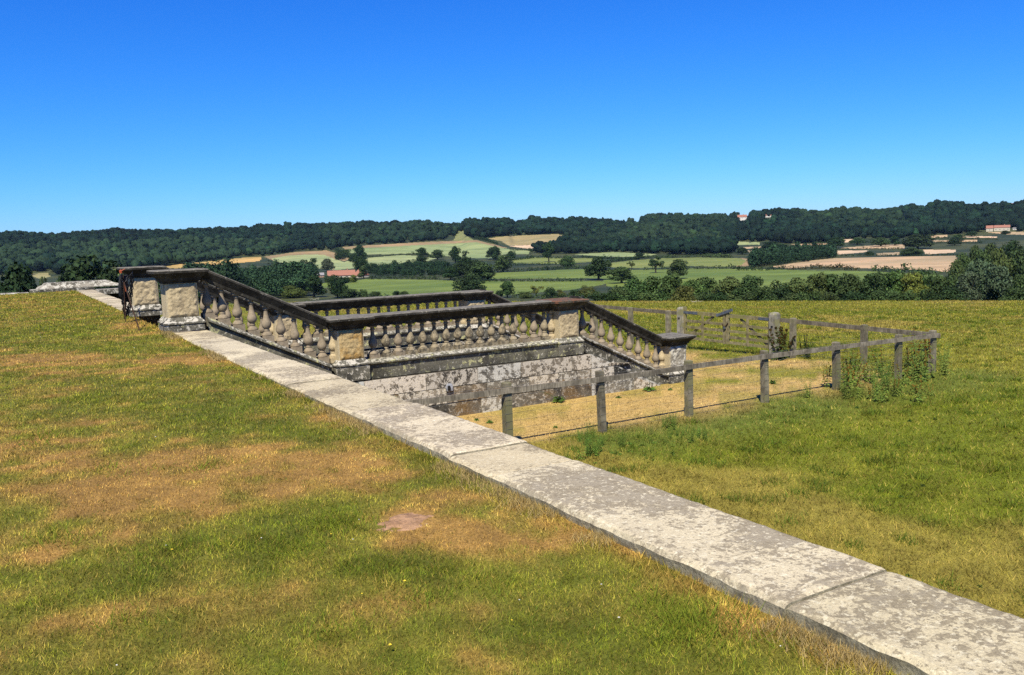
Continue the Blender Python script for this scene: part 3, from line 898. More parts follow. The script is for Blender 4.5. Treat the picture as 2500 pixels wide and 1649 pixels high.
def rough_panel(nm, parent, x0, x1, z0, z1, yf, mat, amp=.035, seed=0):
    nx, nz = 34, 40
    X, Z = np.meshgrid(np.linspace(x0, x1, nx), np.linspace(z0, z1, nz))
    f = fbm(X * 14 + seed * 3.7, Z * 16 + seed, 5 + seed, 4)
    ridge = np.abs(fbm(X * 9 + Z * 5 + seed, Z * 8 - X * 5, 9 + seed, 3) - .5) * 2
    edge = np.minimum(np.minimum(X - x0, x1 - X), np.minimum(Z - z0, z1 - Z)); e = sstep(0, .05, edge)
    Yd = yf - .006 - amp * e * (.35 + 1.1 * (f - .4) + .5 * ridge)
    Xj = X + .012 * (fbm(Z * 9, X * 0 + seed, 4, 3) - .5) * (1 - e)
    V = np.stack([Xj, Yd, Z], -1).reshape(-1, 3); i = np.arange(nx * nz).reshape(nz, nx)
    F = np.stack([i[:-1, :-1], i[:-1, 1:], i[1:, 1:], i[1:, :-1]], -1).reshape(-1, 4)
    b = np.concatenate([i[0], i[1:, -1], i[-1, -2::-1], i[-2:0:-1, 0]])        # skirt back to the shaft
    k = len(V); Vb = V[b].copy(); Vb[:, 1] = yf + .01
    nb = len(b); q = np.arange(nb); q2 = (q + 1) % nb
    F2 = np.stack([b[q], k + q, k + q2, b[q2]], -1)
    np_mesh(nm, np.concatenate([V, Vb]), np.concatenate([F, F2]), mat, np.ones((k + nb, 3)), parent)

def pier(label, x0, x1, yc, ztop, zpb, zbot, mat, half=None, seed=0, base_mat=None, capx=(.20, .20), cmat=None, wide=.275):
    """square pier: plinth, shaft with a rough panel, stepped cap; zpb is where the shaft meets the plinth"""
    t = thing('stone_pier', ((x0 + x1) / 2, yc, zbot), label, 'stone pier', 'piers of the stone stair')
    ya, yb = yc - wide, yc + wide
    o = .075
    MB().rings([(x0 - o, x1 + o, ya - o, yb + o, zbot), (x0 - o, x1 + o, ya - o, yb + o, zpb - .155), (x0 - o + .02, x1 + o - .02, ya - o + .02, yb + o - .02, zpb - .15), (x0 - o + .02, x1 + o - .02, ya - o + .02, yb + o - .02, zpb - .13),
                (x0 - o - .015, x1 + o + .015, ya - o - .015, yb + o + .015, zpb - .12), (x0 - o - .015, x1 + o + .015, ya - o - .015, yb + o + .015, zpb - .09), (x0 - o + .01, x1 + o - .01, ya - o + .01, yb + o - .01, zpb - .07), (x0 - .01, x1 + .01, ya - .01, yb + .01, zpb)]).build('plinth', base_mat or M_base, t)
    zc = ztop - .25
    MB().box(x0, x1, ya, yb, zpb + .001, zc).build('shaft', M_shaft, t)
    rough_panel('rough_panel', t, x0 + .03, x1 - .012, zpb + .004, zc - .012, ya, mat, seed=seed)
    a, b = capx
    MB().rings([(x0 - .02, x1 + .02, ya - .02, yb + .02, zc + .001), (x0 - .02, x1 + .02, ya - .02, yb + .02, zc + .03), (x0 - .05, x1 + .05, ya - .05, yb + .05, zc + .045), (x0 - .075, x1 + .075, ya - .075, yb + .075, zc + .10),
                (x0 - a + .02, x1 + b - .02, ya - .17, yb + .17, zc + .185), (x0 - a, x1 + b, ya - .185, yb + .185, zc + .195), (x0 - a, x1 + b, ya - .185, yb + .185, zc + .235), (x0 - a + .03, x1 + b - .03, ya - .155, yb + .155, ztop)]).build('cap', cmat or M_cap, t)
    if half is not None:
        for hx, hz_ in half:
            h = bpy.data.objects.new('half_baluster', HME); COL.objects.link(h); h.parent = t
            h.location = Vector((hx, yc, hz_)) - worg(t)
    return t

YN, YF = 16.90, 21.45
P1 = pier('rough faced pier at the head of the nearer stair balustrade, tallest in the photo', 2.60, 3.15, YN, 1.12, .25, .002, M_panel, None, 1)
P1b = pier('rough faced pier behind the black chains, at the head of the far stair balustrade', 2.60, 3.15, YF, 1.12, .25, .002, M_panel, None, 2)
pier('ochre rough faced pier at the foot of the first sloping handrail on the near side', 5.78, 6.33, YN, 0, -.86, -1.30, M_panel_or, [(5.78, -.82)], 3)
pier('pier glimpsed between near balusters, at the foot of the far upper flight', 5.78, 6.33, YF, .03, -.86, -1.30, M_panel, [(5.78, -.82)], 4)
pier('pale rough faced pier with rusty cap between the near level balustrade and lower flight', 11.17, 11.72, YN, 0, -.89, -1.30, M_panel, [(11.12, -.88)], 5, M_ledge, cmat=M_cap_rust)
pier('pier whose top shows behind the near handrail, ending the far level balustrade', 11.17, 11.72, YF, .03, -.89, -1.30, M_panel, [(11.17, -.85)], 6)
pier('low grey pier with wide cap at the foot of the lower flight, beside the fence', 14.52, 15.08, YN, -1.15, -2.02, -2.42, M_plinth_white, [(14.50, -1.93)], 7)
pier('pier at the foot of the far lower flight, hidden behind the near balusters', 14.52, 15.08, YF, -1.12, -2.02, -2.42, M_shaft, [(14.50, -1.93)], 8)

RAILP = [(-.205, -.05), (-.20, -.012), (-.18, 0), (.18, 0), (.20, -.012), (.205, -.05), (.12, -.18), (.11, -.235), (-.11, -.235), (-.12, -.18)]
RAILW = [(y * 1.32 if abs(y) > .15 else y * 1.1, z) for y, z in RAILP]
BASEP = [(-.335, -.992), (-.335, -.962), (-.32, -.95), (-.24, -.915), (.24, -.915), (.32, -.95), (.335, -.962), (.335, -.992), (.275, -1.012), (.275, -1.31), (-.275, -1.31), (-.275, -1.012)]
def run(label, x0, x1, yc, zt, bx, slope=0.0, old=(), base_mat=M_base, deep=0.0, pfx=0):
    t = thing('stone_balustrade', ((x0 + x1) / 2, yc, zt(.5 * (x0 + x1)) - 1.3), label, 'balustrade', 'balustrades of the stone stair')
    n = max(3, int((x1 - x0) / .1)); xs = list(np.linspace(x0, x1, n))
    jl = lambda x: zt(x) + .006 * noisy(x * 2, yc, 5)
    MB().prism_x([(y + yc, z) for y, z in (RAILP if slope else RAILW)], xs, jl).build('handrail', M_cap, t)
    bp = [(y + yc, z - (deep if z < -1.2 else 0)) for y, z in BASEP]
    mb = MB(); 
    # plinth course in separate stones
    cuts = [x0]
    while cuts[-1] < x1 - .9: cuts.append(cuts[-1] + random.uniform(.8, 1.5))
    if x1 - cuts[-1] < .5 and len(cuts) > 1: cuts[-1] = x1
    else: cuts.append(x1)
    for a, b in zip(cuts[:-1], cuts[1:]):
        q = random.uniform(.75, 1.1); mb.tint((q, q, q * random.uniform(.94, 1.02)))
        mb.prism_x([(y - (random.uniform(-.003, .003)), z) for y, z in bp], [a + .002, (a + b) / 2, b - .002], zt)
    mb.build('base_course', base_mat, t)
    for i, x in enumerate(bx):
        me = BME[(1 if slope else 0, 1 if i in old else 0)]
        o = bpy.data.objects.new('baluster', me); COL.objects.link(o); o.parent = t
        o.location = Vector((x, yc, zt(x) - .915 + (.088 if slope else .078))) - worg(t)
        o.rotation_euler = (0, 0, random.uniform(-.04, .04))
        s = random.uniform(.985, 1.015); o.scale = (s, s, 1.0)
    return t
S1 = lambda x: 1.12 - .487 * (x - 3.33)
S2 = lambda x: -.469 * (x - 11.93)
L0 = lambda x: 0.0
LF = lambda x: .045
B1 = [3.36 + .2722 * i for i in range(9)]
B2 = [6.64 + .2855 * i for i in range(16)]
B3 = [12.02 + .2838 * i for i in range(9)]
run('sloping balustrade of nine stout balusters beside the kerb, descending from the tallest pier', 3.30, 5.62, YN, S1, B1, .5, (), M_ledge, .25)
run('level balustrade of sixteen weathered balusters above the lichen covered wall', 6.405, 11.095, YN, L0, B2, 0, (1, 3, 4, 5, 6, 7, 8, 9, 10, 11, 12, 15), M_ledge)
run('short lower balustrade sloping down to the fenced grass on the near side', 11.80, 14.44, YN, S2, B3, .5, (), M_base, .0)
run('sloping balustrade on the far side of the first flight, seen through the nearer balusters', 3.30, 5.62, YF, S1, B1, .5, (), M_base, .25)
run('far level balustrade silhouetted against green grass, behind the near handrail', 6.405, 11.095, YF, LF, B2, 0, (2, 5, 9), M_ledge)
run('far lower balustrade sloping down right behind the near level handrail', 11.80, 14.44, YF, S2, B3, .5, (), M_base, .0)

st = thing('stone_staircase', (9, 19.2, -2.35), 'wide stone stair of two flights and a landing with a lichen covered side wall', 'staircase')
mb = MB()
for i in range(8):
    q = random.uniform(.85, 1.08); mb.tint(q).box(3.26 + .36 * i, 3.26 + .36 * (i + 1) + .03, YN + .28, YF - .28, -2.3, -.175 * i - .02 * (i > 0) - .02)
mb.build('upper_flight', M_step, st)
mb = MB()
for i in range(6):
    mb.tint(random.uniform(.85, 1.08)).box(12.0 + .38 * i, 12.0 + .38 * (i + 1) + .03, YN + .28, YF - .28, -2.5, -1.42 - .165 * (i + 1) + .02)
mb.build('lower_flight', M_step, st)
mb = MB(); x = 6.17
while x < 11.9:
    y = YN + .282
    while y < YF - .3:
        y2 = min(y + random.uniform(.8, 1.3), YF - .282)
        q = random.uniform(.85, 1.1); mb.tint(q).box(x + .003, x + .95, y + .003, y2 - .003, -2.3, -1.405 + random.uniform(-.004, .004)); y = y2
    x += .9557
mb.build('landing', M_step, st)
# near side wall: an ashlar skin over a solid core
mb = MB()
ashlar(mb, 3.26, 12.00, [(-1.675, -1.318)], YN - .36, .30, lmin=.8, lmax=1.5)
ashlar(mb, 3.26, 6.3, [(-1.318, -.95), (-.95, -.55), (-.55, -.2)], YN - .36, .30, slope=lambda x: S1(x) - 1.57)
ashlar(mb, 12.0, 14.0, [(-1.675, -1.318), (-2.02, -1.68)], YN - .36, .30, slope=lambda x: S2(x) - 1.318, lmin=.35, lmax=.7)
mb.build('upper_ashlar', M_wall, st)
mb = MB()
ashlar(mb, 3.26, 12.00, [(-2.02, -1.675)], YN - .362, .30)
ashlar(mb, 3.26, 14.55, [(-2.5, -2.02)], YN - .358, .30, slope=lambda x: (9 if x < 12 else S2(x) - 1.318))
mb.build('lower_ashlar', M_wall2, st)
MB().tint(.3).box(3.3, 11.98, YN - .32, YN + .27, -2.5, -1.325).build('core', M_step, st)
MB().add([(3.3, YN - .2, -1.325), (5.9, YN - .2, -1.325), (3.3, YN - .2, -.50), (3.3, YN + .27, -1.325), (5.9, YN + .27, -1.325), (3.3, YN + .27, -.50)], [(0, 1, 2), (3, 5, 4), (0, 2, 5, 3), (1, 4, 5, 2), (0, 3, 4, 1)]).build('core', M_step, st)
MB().add([(12.0, YN - .352, -2.02), (14.2, YN - .352, -2.36), (12.0, YN - .352, -1.33), (12.0, YN + .27, -2.02), (14.2, YN + .27, -2.36), (12.0, YN + .27, -1.33), (12.0, YN - .352, -2.5), (14.3, YN - .352, -2.5), (12.0, YN + .27, -2.5), (14.3, YN + .27, -2.5)],
         [(2, 6, 7, 1), (5, 4, 9, 8), (2, 1, 4, 5), (1, 7, 9, 4)]).build('lower_ashlar', M_wall, st)
# far side wall, its inner face shows between the balusters
mb = MB()
ashlar(mb, 6.2, 11.98, [(-1.68, -1.318), (-2.5, -1.68)], YF - .29, .6)
ashlar(mb, 3.26, 6.2, [(-2.5, -1.318), (-1.318, -.2)], YF - .27, .5, slope=lambda x: S1(x) - 1.57)
ashlar(mb, 11.98, 14.44, [(-2.5, -1.318)], YF - .27, .5, slope=lambda x: S2(x) - 1.318)
mb.build('far_wall', M_base, st)
# spout in the wall
sp = on_y(1096, 946, YN - .37)
spo = thing('drain_spout', (sp[0], YN - .37, sp[2]), 'small pale drain outlet let into the lichened wall below the level balustrade', 'drain outlet')
MB().rings([(sp[0] - .07, sp[0] + .075, YN - .415, YN - .30, sp[2] - .075), (sp[0] - .085, sp[0] + .07, YN - .42, YN - .30, sp[2] - .01), (sp[0] - .06, sp[0] + .075, YN - .41, YN - .30, sp[2] + .05), (sp[0] - .03, sp[0] + .04, YN - .40, YN - .30, sp[2] + .08)]).build('surround', M_spout, spo)
MB().lathe([(-.055, .03), (-.03, .04), (.03, .035), (.05, .015)], sp[0] - .02, YN - .412, sp[2] - .005, 12).build('opening_shade', M_hole_shade, spo)  # solid plug, no real hole: the shade inside is painted black

# --- the moulded block at the far corner of the terrace and what it stands on
bl = thing('moulded_plinth', (2.7, 38.6, 0), 'long white lichened moulded stone block at the far corner of the lawn', 'stone block')
MB().prism_x([(38.15, -.05), (38.15, .10), (38.95, .10), (38.95, -.05)], [1.05, 2.4, 3.3]).build('step', M_base, bl)
mb = MB().rings([(1.28, 4.30, 38.22, 38.95, .101), (1.28, 4.30, 38.22, 38.95, .135), (1.36, 4.20, 38.27, 38.9, .20), (1.50, 4.02, 38.33, 38.85, .25), (1.55, 3.9, 38.35, 38.83, .32), (1.66, 3.78, 38.42, 38.78, .345)])
mb.build('block', M_plinth_white, bl)
lg = thing('stone_coping', (5.5, 38.5, 0), 'lichened coping slab projecting right from the moulded block over a dark recess', 'coping')
mb = MB()
for a, b in ((3.32, 4.5), (4.505, 5.55)): mb.tint(random.uniform(.85, 1.1)).rings([(a, b, 37.75, 39.0, -.20), (a, b, 37.72, 39.0, -.18), (a, b, 37.72, 39.0, -.01), (a + .01, b - .01, 37.76, 39, 0.0)])
mb.build('slab', M_plinth_white, lg)
mb = MB(); ashlar(mb, 3.22, 5.5, [(-.62, -.205), (-1.1, -.62), (-1.6, -1.1), (-2.6, -1.6)], 38.35, .4); mb.build('recessed_wall', M_cap, lg)  # shade under the slab's overhang put into the wall colour with the near-black stone
bw = thing('boundary_coping', (-13, 38.6, 0), 'low thin grey stone edging along the far side of the lawn, left of the block', 'kerb')
mb = MB(); x = -32
while x < 1.0:
    l = random.uniform(1.4, 2.0); b = min(x + l, 1.02)
    mb.tint(random.uniform(.8, 1.1)).rings([(x + .005, b - .005, 38.2, 38.85, -.3), (x + .005, b - .005, 38.2, 38.85, -.01), (x + .02, b - .02, 38.23, 38.82, .012 + random.uniform(-.01, .01))]); x = b
mb.build('coping', M_plinth_white, bw)

# ------------------------------------------------------------------ chains on rusty pins by the far pier
CHY = 19.75
cb = thing('chain_barrier', (2.1, CHY, -.03), 'black chains and dark netting on thin rusty pins, beside the left pier', 'chain barrier')
pbase1 = on_z(293.3, 777, -.03); pbase2 = on_z(307, 791, -.03); pbase3 = on_z(343, 812, -.03)
top = on_y(297, 664, CHY)
MB().tube([(pbase1[0], CHY + .9, -.06), on_y(292, 668, CHY + .9)], .011, 6).build('rod', M_rust, cb)
MB().tube([(pbase2[0], pbase2[1], -.06), on_y(301, 672, CHY)], .011, 6).build('rod', M_rust, cb)
q3 = on_y(303, 690, 18.7)
MB().tube([(pbase3[0], pbase3[1], -.06), ((pbase3[0] + q3[0]) / 2, (pbase3[1] + q3[1]) / 2 + .02, (q3[2] - .06) / 2), q3], .012, 6).build('rod', M_rust, cb)
def hang(a, c, b, n=26):
    """points of a slack chain from a through lowest point c to b"""
    a, b, c = map(np.array, (a, b, c)); out = []
    for t in np.linspace(-1, 1, n):
        e = a if t < 0 else b
        s = abs(t) ** 1.7
        out.append(c + (e - c) * np.array([abs(t) ** .9, abs(t), 0]) + np.array([0, 0, (e - c)[2] * s]))
    return out
mb = MB()
def chain(pts, r=.030):
    L = 0; seg = [Vector(p) for p in pts]; d = [0]
    for a, b in zip(seg[:-1], seg[1:]): d.append(d[-1] + (b - a).length)
    nl = int(d[-1] / (r * 2.5))
    for i in range(nl):
        s = (i + .5) / nl * d[-1]
        k = max(0, min(len(seg) - 2, int(np.searchsorted(d, s)) - 1))
        f = (s - d[k]) / max(1e-6, d[k + 1] - d[k]); p = seg[k].lerp(seg[k + 1], f); t = (seg[k + 1] - seg[k]).normalized()
        e = t.cross(Vector((0, 1, 0))); e = e.normalized() if e.length > .01 else Vector((1, 0, 0)); g = t.cross(e)
        mb.torus(p, t, e if i % 2 else g, r * .8, r * .30, r * .55, 8, 4)
for dx, (l, c, rt) in enumerate([((296, 672), (308, 771), (323, 666)), ((299, 676), (309, 769), (319, 672)), ((295, 690), (304, 768), (322, 700)), ((297, 668), (311, 762), (324, 672)), ((293, 676), (299, 742), (303, 680))]):
    yy = CHY + .03 * dx
    chain(hang(on_y(*l, yy), on_y(*c, yy), on_y(*rt, yy), 30))
chain([on_y(296, 672, CHY), on_y(305, 690, CHY - .05), on_y(315, 676, CHY), on_y(323, 666, CHY)])
mb.build('chain', M_iron, cb)
mb = MB()
for i in range(9):
    x0 = 293 + i * 1.9
    pts = [on_y(x0 + random.uniform(-1, 1), 668 + random.uniform(0, 10), CHY + .1), on_y(x0 + random.uniform(-2, 2) + 1, 700, CHY + .08), on_y(x0 * .7 + 301 * .3 + random.uniform(-1, 1), 722, CHY + .1), on_y(302 + random.uniform(-3, 3), 738 + random.uniform(-8, 2), CHY + .1)]
    mb.tube(pts, [.016, .045, .045, .010], 7)
mb.build('netting_bundle', M_cloth, cb, True)
tp = on_y(294.5, 663, CHY)
MB().rings([(tp[0] - .02, tp[0] + .02, CHY - .02, CHY + .02, tp[2] - .04), (tp[0] - .028, tp[0] + .02, CHY - .02, CHY + .02, tp[2] + .01), (tp[0] - .01, tp[0] + .012, CHY - .01, CHY + .01, tp[2] + .035)]).tube([(tp[0], CHY, tp[2]), (tp[0] + .09, CHY, tp[2] + .05)], [.012, .006], 5).build('orange_tag', M_orange, cb)
MB().tube([on_y(303, 690, CHY - .1), on_y(306, 702, CHY - .1), on_y(307, 712, CHY - .1)], [.010, .012, .006], 5).build('orange_cord', M_orange, cb)

# ------------------------------------------------------------------ timber fences and gates
def gz(x, y): return float(terr_xy(np.array([x]), np.array([y]))[0])
def post(mb, x, y, z0, z1, wd=.125, lean=(0, 0), worn=True):
    h = wd / 2; lx, ly = lean
    q = random.uniform(.8, 1.12); mb.tint((q, q, q * .97))
    mb.rings([(x - h, x + h, y - h, y + h, z0 - .3), (x - h + lx * .5, x + h + lx * .5, y - h + ly * .5, y + h + ly * .5, (z0 + z1) / 2), (x - h + lx, x + h + lx, y - h + ly, y + h + ly, z1 - .012), (x - h + lx + .012, x + h + lx - .012, y - h + ly + .012, y + h + ly - .012, z1 + random.uniform(0, .008))])
    return mb
nf = thing('post_and_rail_fence', (13, 13.35, -2.35), 'near weathered timber fence with wire netting running from the kerb to the corner post', 'fence')
NX = [5.55, 7.77, 9.92, 12.17, 14.42, 16.82, 19.12, 20.52]
NT = [-1.10, -1.115, -1.13, -1.163, -1.173, -1.21, -1.23, -1.244]
RZ = [-1.27, -1.30, -1.337, -1.335, -1.345, -1.37, -1.40, -1.425]            # underside of the rail at each post
leans = [(0, 0), (0, 0), (-.045, 0), (0, .0), (-.03, 0), (-.02, .02), (0, 0), (-.01, 0)]
for x, zt_, ln in zip(NX, NT, leans):
    post(MB(), x, 13.35, gz(x, 13.35), zt_, random.uniform(.125, .145), ln).build('post', M_post, nf)
for i in range(len(NX) - 1):
    a = (NX[i] - .05 if i else 5.0, 13.255 + .006 * (i % 2), RZ[i] + .05); b = (NX[i + 1] + (.09 if i == len(NX) - 2 else -.05), 13.255 + .006 * (i % 2), RZ[i + 1] + .05)
    q = random.uniform(.9, 1.1); mb = MB().tint((q, q, q * .99))
    m1 = tuple(a[k] * .5 + b[k] * .5 + (random.uniform(-.01, .004) if k == 2 else 0) for k in range(3))
    mb.bar(a, m1, .038, .102); mb.bar(m1, b, .038, .102)
    mb.build('rail', M_rail, nf)
mb = MB(); yw = 13.275
for h in (.06, .22, .37, .52, .67, .82):
    pts = [(x, yw, gz(x, 13.35) + h + random.uniform(-.01, .01)) for x in np.linspace(5.2, 20.5, 40)]
    mb.tube(pts, .0019, 4)
for x in np.arange(5.3, 20.5, .30): mb.tube([(x, yw - .003, gz(x, 13.35) + .03), (x + random.uniform(-.01, .01), yw - .003, gz(x, 13.35) + .83)], .0010, 4)
for h, y_ in ((1.02, 13.23), (1.2, 13.25)):
    mb.tube([(x, y_, -2.35 + h + (-.12) * (x - 5) / 15.5 + .01 * math.sin(x * 3)) for x in np.linspace(5.2, 20.5, 40)], .0026, 4)
mb.build('wire_netting', M_wire, nf)

def back_fence(label, ys, y_end, tops, rz, first=None):
    t = thing('post_and_rail_fence', (20.8, ys[0], -2.35), label, 'fence')
    for y, zt_ in zip(ys, tops): post(MB(), 20.80, y, gz(20.8, y), zt_, random.uniform(.14, .155), (random.uniform(-.01, .01), random.uniform(-.02, .02))).build('post', M_post, t)
    yy = ([first] if first else []) + list(ys) + [y_end]
    for a, b in zip(yy[:-1], yy[1:]):
        q = random.uniform(.7, .95); mb = MB().tint((q, q, q * .95))
        mb.bar((20.905, a, rz(a)), (20.905, b, rz(b)), .04, .125).build('rail', M_rail, t)
    mb = MB()
    for h in (.1, .3, .5, .7, .88): mb.tube([(20.895, y, gz(20.8, y) + h) for y in np.linspace(yy[0], yy[-1], 14)], .0026, 4)
    mb.build('wire_netting', M_wire, t)
    return t
back_fence('back fence between the corner post and the right gate post', [15.62, 18.14], 18.75, [-1.277, -1.25], lambda y: -1.42 + .012 * (y - 13.4), 13.40)
back_fence('back fence left of the gate, going off behind the sloping handrail', [23.86, 26.03, 28.3, 30.6], 33.0, [-1.338, -1.333, -1.33, -1.33], lambda y: -1.415 + .001 * (y - 24), 23.3)

GY0, GY1, GX = 18.86, 23.06, 20.80
for lab, y, zt_, wd, cut in (('stout silvery gate post on the right of the double gate', 18.86, -1.113, .24, 0), ('stout grey gate post on the left of the double gate, behind the low pier', 23.13, -1.165, .25, 1)):
    t = thing('gate_post', (GX, y, -2.35), lab, 'gate post', 'gate posts')
    mb = MB()
    h = wd / 2
    mb.rings([(GX - h, GX + h, y - h, y + h, -2.8), (GX - h, GX + h, y - h, y + h, zt_ - .07), (GX - h + .02, GX + h - .02, y - h + .02, y + h - .02, zt_ - .03), (GX - h + .05, GX + h - .05, y - h + .05, y + h - .05, zt_)])
    mb.build('timber', M_gatepost, t)
    MB().tube([(GX - h - .012, y - .03, -1.55), (GX - h - .012, y + .03, -1.55)], .02, 8).build('bolt', M_iron, t)

def gate(label, ya, yb, hinge_low):
    """five barred leaf from ya to yb; the brace rises from the hinge foot; hinge_low True when the hinge side is ya"""
    t = thing('field_gate', (GX, (ya + yb) / 2, -2.3), label, 'gate', 'leaves of the double field gate')
    zs = [-2.24, -2.06, -1.86, -1.64, -1.345]
    for i, z in enumerate(zs):
        q = random.uniform(.85, 1.1)
        MB().tint(q).bar((GX, ya + .05, z), (GX, yb - .05, z), .035 if i < 4 else .06, .088 if i < 4 else .115).build('bar', M_gate, t)
    for y, zt_ in ((ya + .05, -1.14), (yb - .05, -1.14)):
        MB().tint(random.uniform(.9, 1.1)).box(GX - .04, GX + .04, y - .05, y + .05, -2.30, zt_ if (y > ya + .5) != hinge_low or True else zt_).build('stile', M_gate, t)
    ym = ya + (yb - ya) * (.50 if hinge_low else .52)
    MB().box(GX - .062, GX - .022, ym - .04, ym + .04, -2.29, -1.40).build('upright', M_gate, t)
    a, b = ((ya + .12, yb - (yb - ya) * .30) if hinge_low else (yb - .12, ya + (yb - ya) * .30))
    MB().tint(.8).bar((GX + .04, a, -2.22), (GX + .04, b, -1.42), .05, .075, up=(0, 0, 1)).build('brace', M_gate, t)
    h0 = (ya, ya + .50) if hinge_low else (yb - .75, yb)
    MB().box(GX - .045, GX - .032, h0[0] + .03, h0[1], -1.385, -1.305).build('hinge_strap', M_galv, t)
    return t
gR = gate('right leaf of the double timber field gate', 19.0, 20.93, True)
gL = gate('left leaf of the double timber field gate', 20.98, 23.02, False)
MB().bar((GX - .06, 21.35, -1.36), (GX - .06, 20.62, -1.13), .03, .09).build('throw_over_latch', M_galv, gL)
MB().tube([(GX - .06, 21.10, -1.62), (GX - .08, 21.0, -1.70), (GX - .08, 20.92, -1.70), (GX - .06, 20.82, -1.58)], .016, 6).build('rope', M_rust, gL)
MB().box(GX - .10, GX - .06, 20.93, 20.99, -1.78, -1.70).build('padlock', M_galv, gL)

# ------------------------------------------------------------------ foliage
def cards(lumps, n, size, rng, flat=.55, hue=.18, tv=.7, lv=.44):
    """leaf clumps: small quads spread through the shells of overlapping lumps"""
    L = np.array(lumps, float); wgt = L[:, 3] ** 2; wgt /= wgt.sum()
    k = rng.choice(len(L), n, p=wgt)
    d = rng.normal(size=(n, 3)); d /= np.linalg.norm(d, axis=1)[:, None]
    rad = L[k, 3] * (1 - .38 * rng.random(n) ** 1.6)
    p = L[k, :3] + d * rad[:, None] * np.array((1, 1, .9))
    nr = d + flat * rng.normal(size=(n, 3)); nr /= np.linalg.norm(nr, axis=1)[:, None]
    a = np.cross(nr, rng.normal(size=(n, 3))); a /= np.linalg.norm(a, axis=1)[:, None]
    b = np.cross(nr, a)
    s = size * (.55 + .8 * rng.random(n))
    a *= s[:, None] * .5; b *= s[:, None] * (.28 + .25 * rng.random(n))[:, None]
    V = np.stack([p - a, p + b * .8, p + a, p - b], 1)
    lt = 1 - lv / 2 + lv * rng.random(len(L))
    t = lt[k] * (1 - tv / 2 + tv * rng.random(n))
    c = np.stack([t * (1 + hue * (rng.random(n) - .3)), t, t * (1 - .5 * hue * rng.random(n))], -1)
    return V, c

def lumps_for(kind, rng):
    L = []
    if kind == 'oak':
        for i in range(16):
            a = rng.uniform(0, 6.28); q = rng.uniform(.05, .34); z = rng.uniform(.24, .80)
            L.append((q * math.cos(a), q * math.sin(a), z, rng.uniform(.13, .21)))
        L += [(0, 0, .6, .28), (.05, -.03, .80, .17), (-.06, .04, .84, .14), (.30, .05, .34, .16), (-.30, -.06, .32, .16), (0, -.3, .33, .16), (.12, .26, .30, .16), (0, 0, .34, .26), (-.2, -.2, .26, .13), (.22, -.18, .27, .13)]
    elif kind == 'tall':
        for i in range(15):
            a = rng.uniform(0, 6.28); z = rng.uniform(.25, .88); q = rng.uniform(.05, .30) * (1.15 - .55 * z)
            L.append((q * math.cos(a), q * math.sin(a), z, rng.uniform(.12, .19)))
        L += [(0, 0, .55, .24), (0, 0, .78, .17), (.02, 0, .90, .09)]
    elif kind == 'bush':
        for i in range(18):
            a = rng.uniform(0, 6.28); q = rng.uniform(.05, .36); z = rng.uniform(.12, .80) * (1 - .7 * max(0, q - .2))
            L.append((q * math.cos(a), q * math.sin(a), z, rng.uniform(.13, .2)))
        L += [(0, 0, .45, .34), (.2, .1, .25, .25), (-.22, -.05, .25, .25), (0, -.25, .22, .22)]
    elif kind == 'wood':
        L = [(0, 0, .56, .40), (0, 0, .30, .36)]
        for i in range(7):
            a = rng.uniform(0, 6.28); q = rng.uniform(.12, .30)
            L.append((q * math.cos(a), q * math.sin(a), rng.uniform(.5, .80), rng.uniform(.15, .24)))
    elif kind == 'sparse':
        for i in range(11):
            a = rng.uniform(0, 6.28); q = rng.uniform(.10, .40); z = rng.uniform(.40, .88)
            L.append((q * math.cos(a), q * math.sin(a), z, rng.uniform(.08, .14)))
        L += [(0, 0, .55, .17)]
    elif kind == 'willow':
        for i in range(22):
            a = rng.uniform(0, 6.28); q = rng.uniform(.05, .34); z = rng.uniform(.15, .86)
            L.append((q * math.cos(a), q * math.sin(a), z, rng.uniform(.10, .17)))
        L += [(0, 0, .5, .3), (.05, 0, .75, .18)]
    return L

PROTO = {}
def proto(kind, i, n, size):
    rng = np.random.default_rng(hash((len(kind), i)) % 1000 + 17 * i + 5 * len(kind))
    L = lumps_for(kind, rng)
    V, c = cards(L, n, size, rng)
    me = np_mesh('crown', V.reshape(-1, 3), np.arange(4 * n).reshape(n, 4), M_leaf, np.repeat(c, 4, 0), me_only=True)
    mb = MB(); h = {'oak': .5, 'tall': .6, 'bush': .35, 'sparse': .75, 'willow': .5}[kind]
    mb.tube([(0, 0, -.06), (.006, 0, .12), (-.008, .005, .28), (.004, 0, h)], [.045, .034, .028, .010], 7)
    for k in range(7 if kind != 'bush' else 3):
        l = L[rng.integers(len(L))]; z0 = rng.uniform(.16, h * .8)
        mb.tube([(0, 0, z0), (l[0] * .5, l[1] * .5, z0 * .5 + l[2] * .5 + .02), (l[0], l[1], l[2])], [.020, .013, .004], 5)
    tm = mb.mesh('trunk', M_trunk)
    PROTO[(kind, i)] = (me, tm)
for i in range(3):
    proto('oak', i, 4200, .060); proto('bush', i, 5600, .050)
for i in range(2):
    proto('tall', i, 2800, .062); proto('sparse', i, 1100, .060); proto('willow', i, 5200, .052)

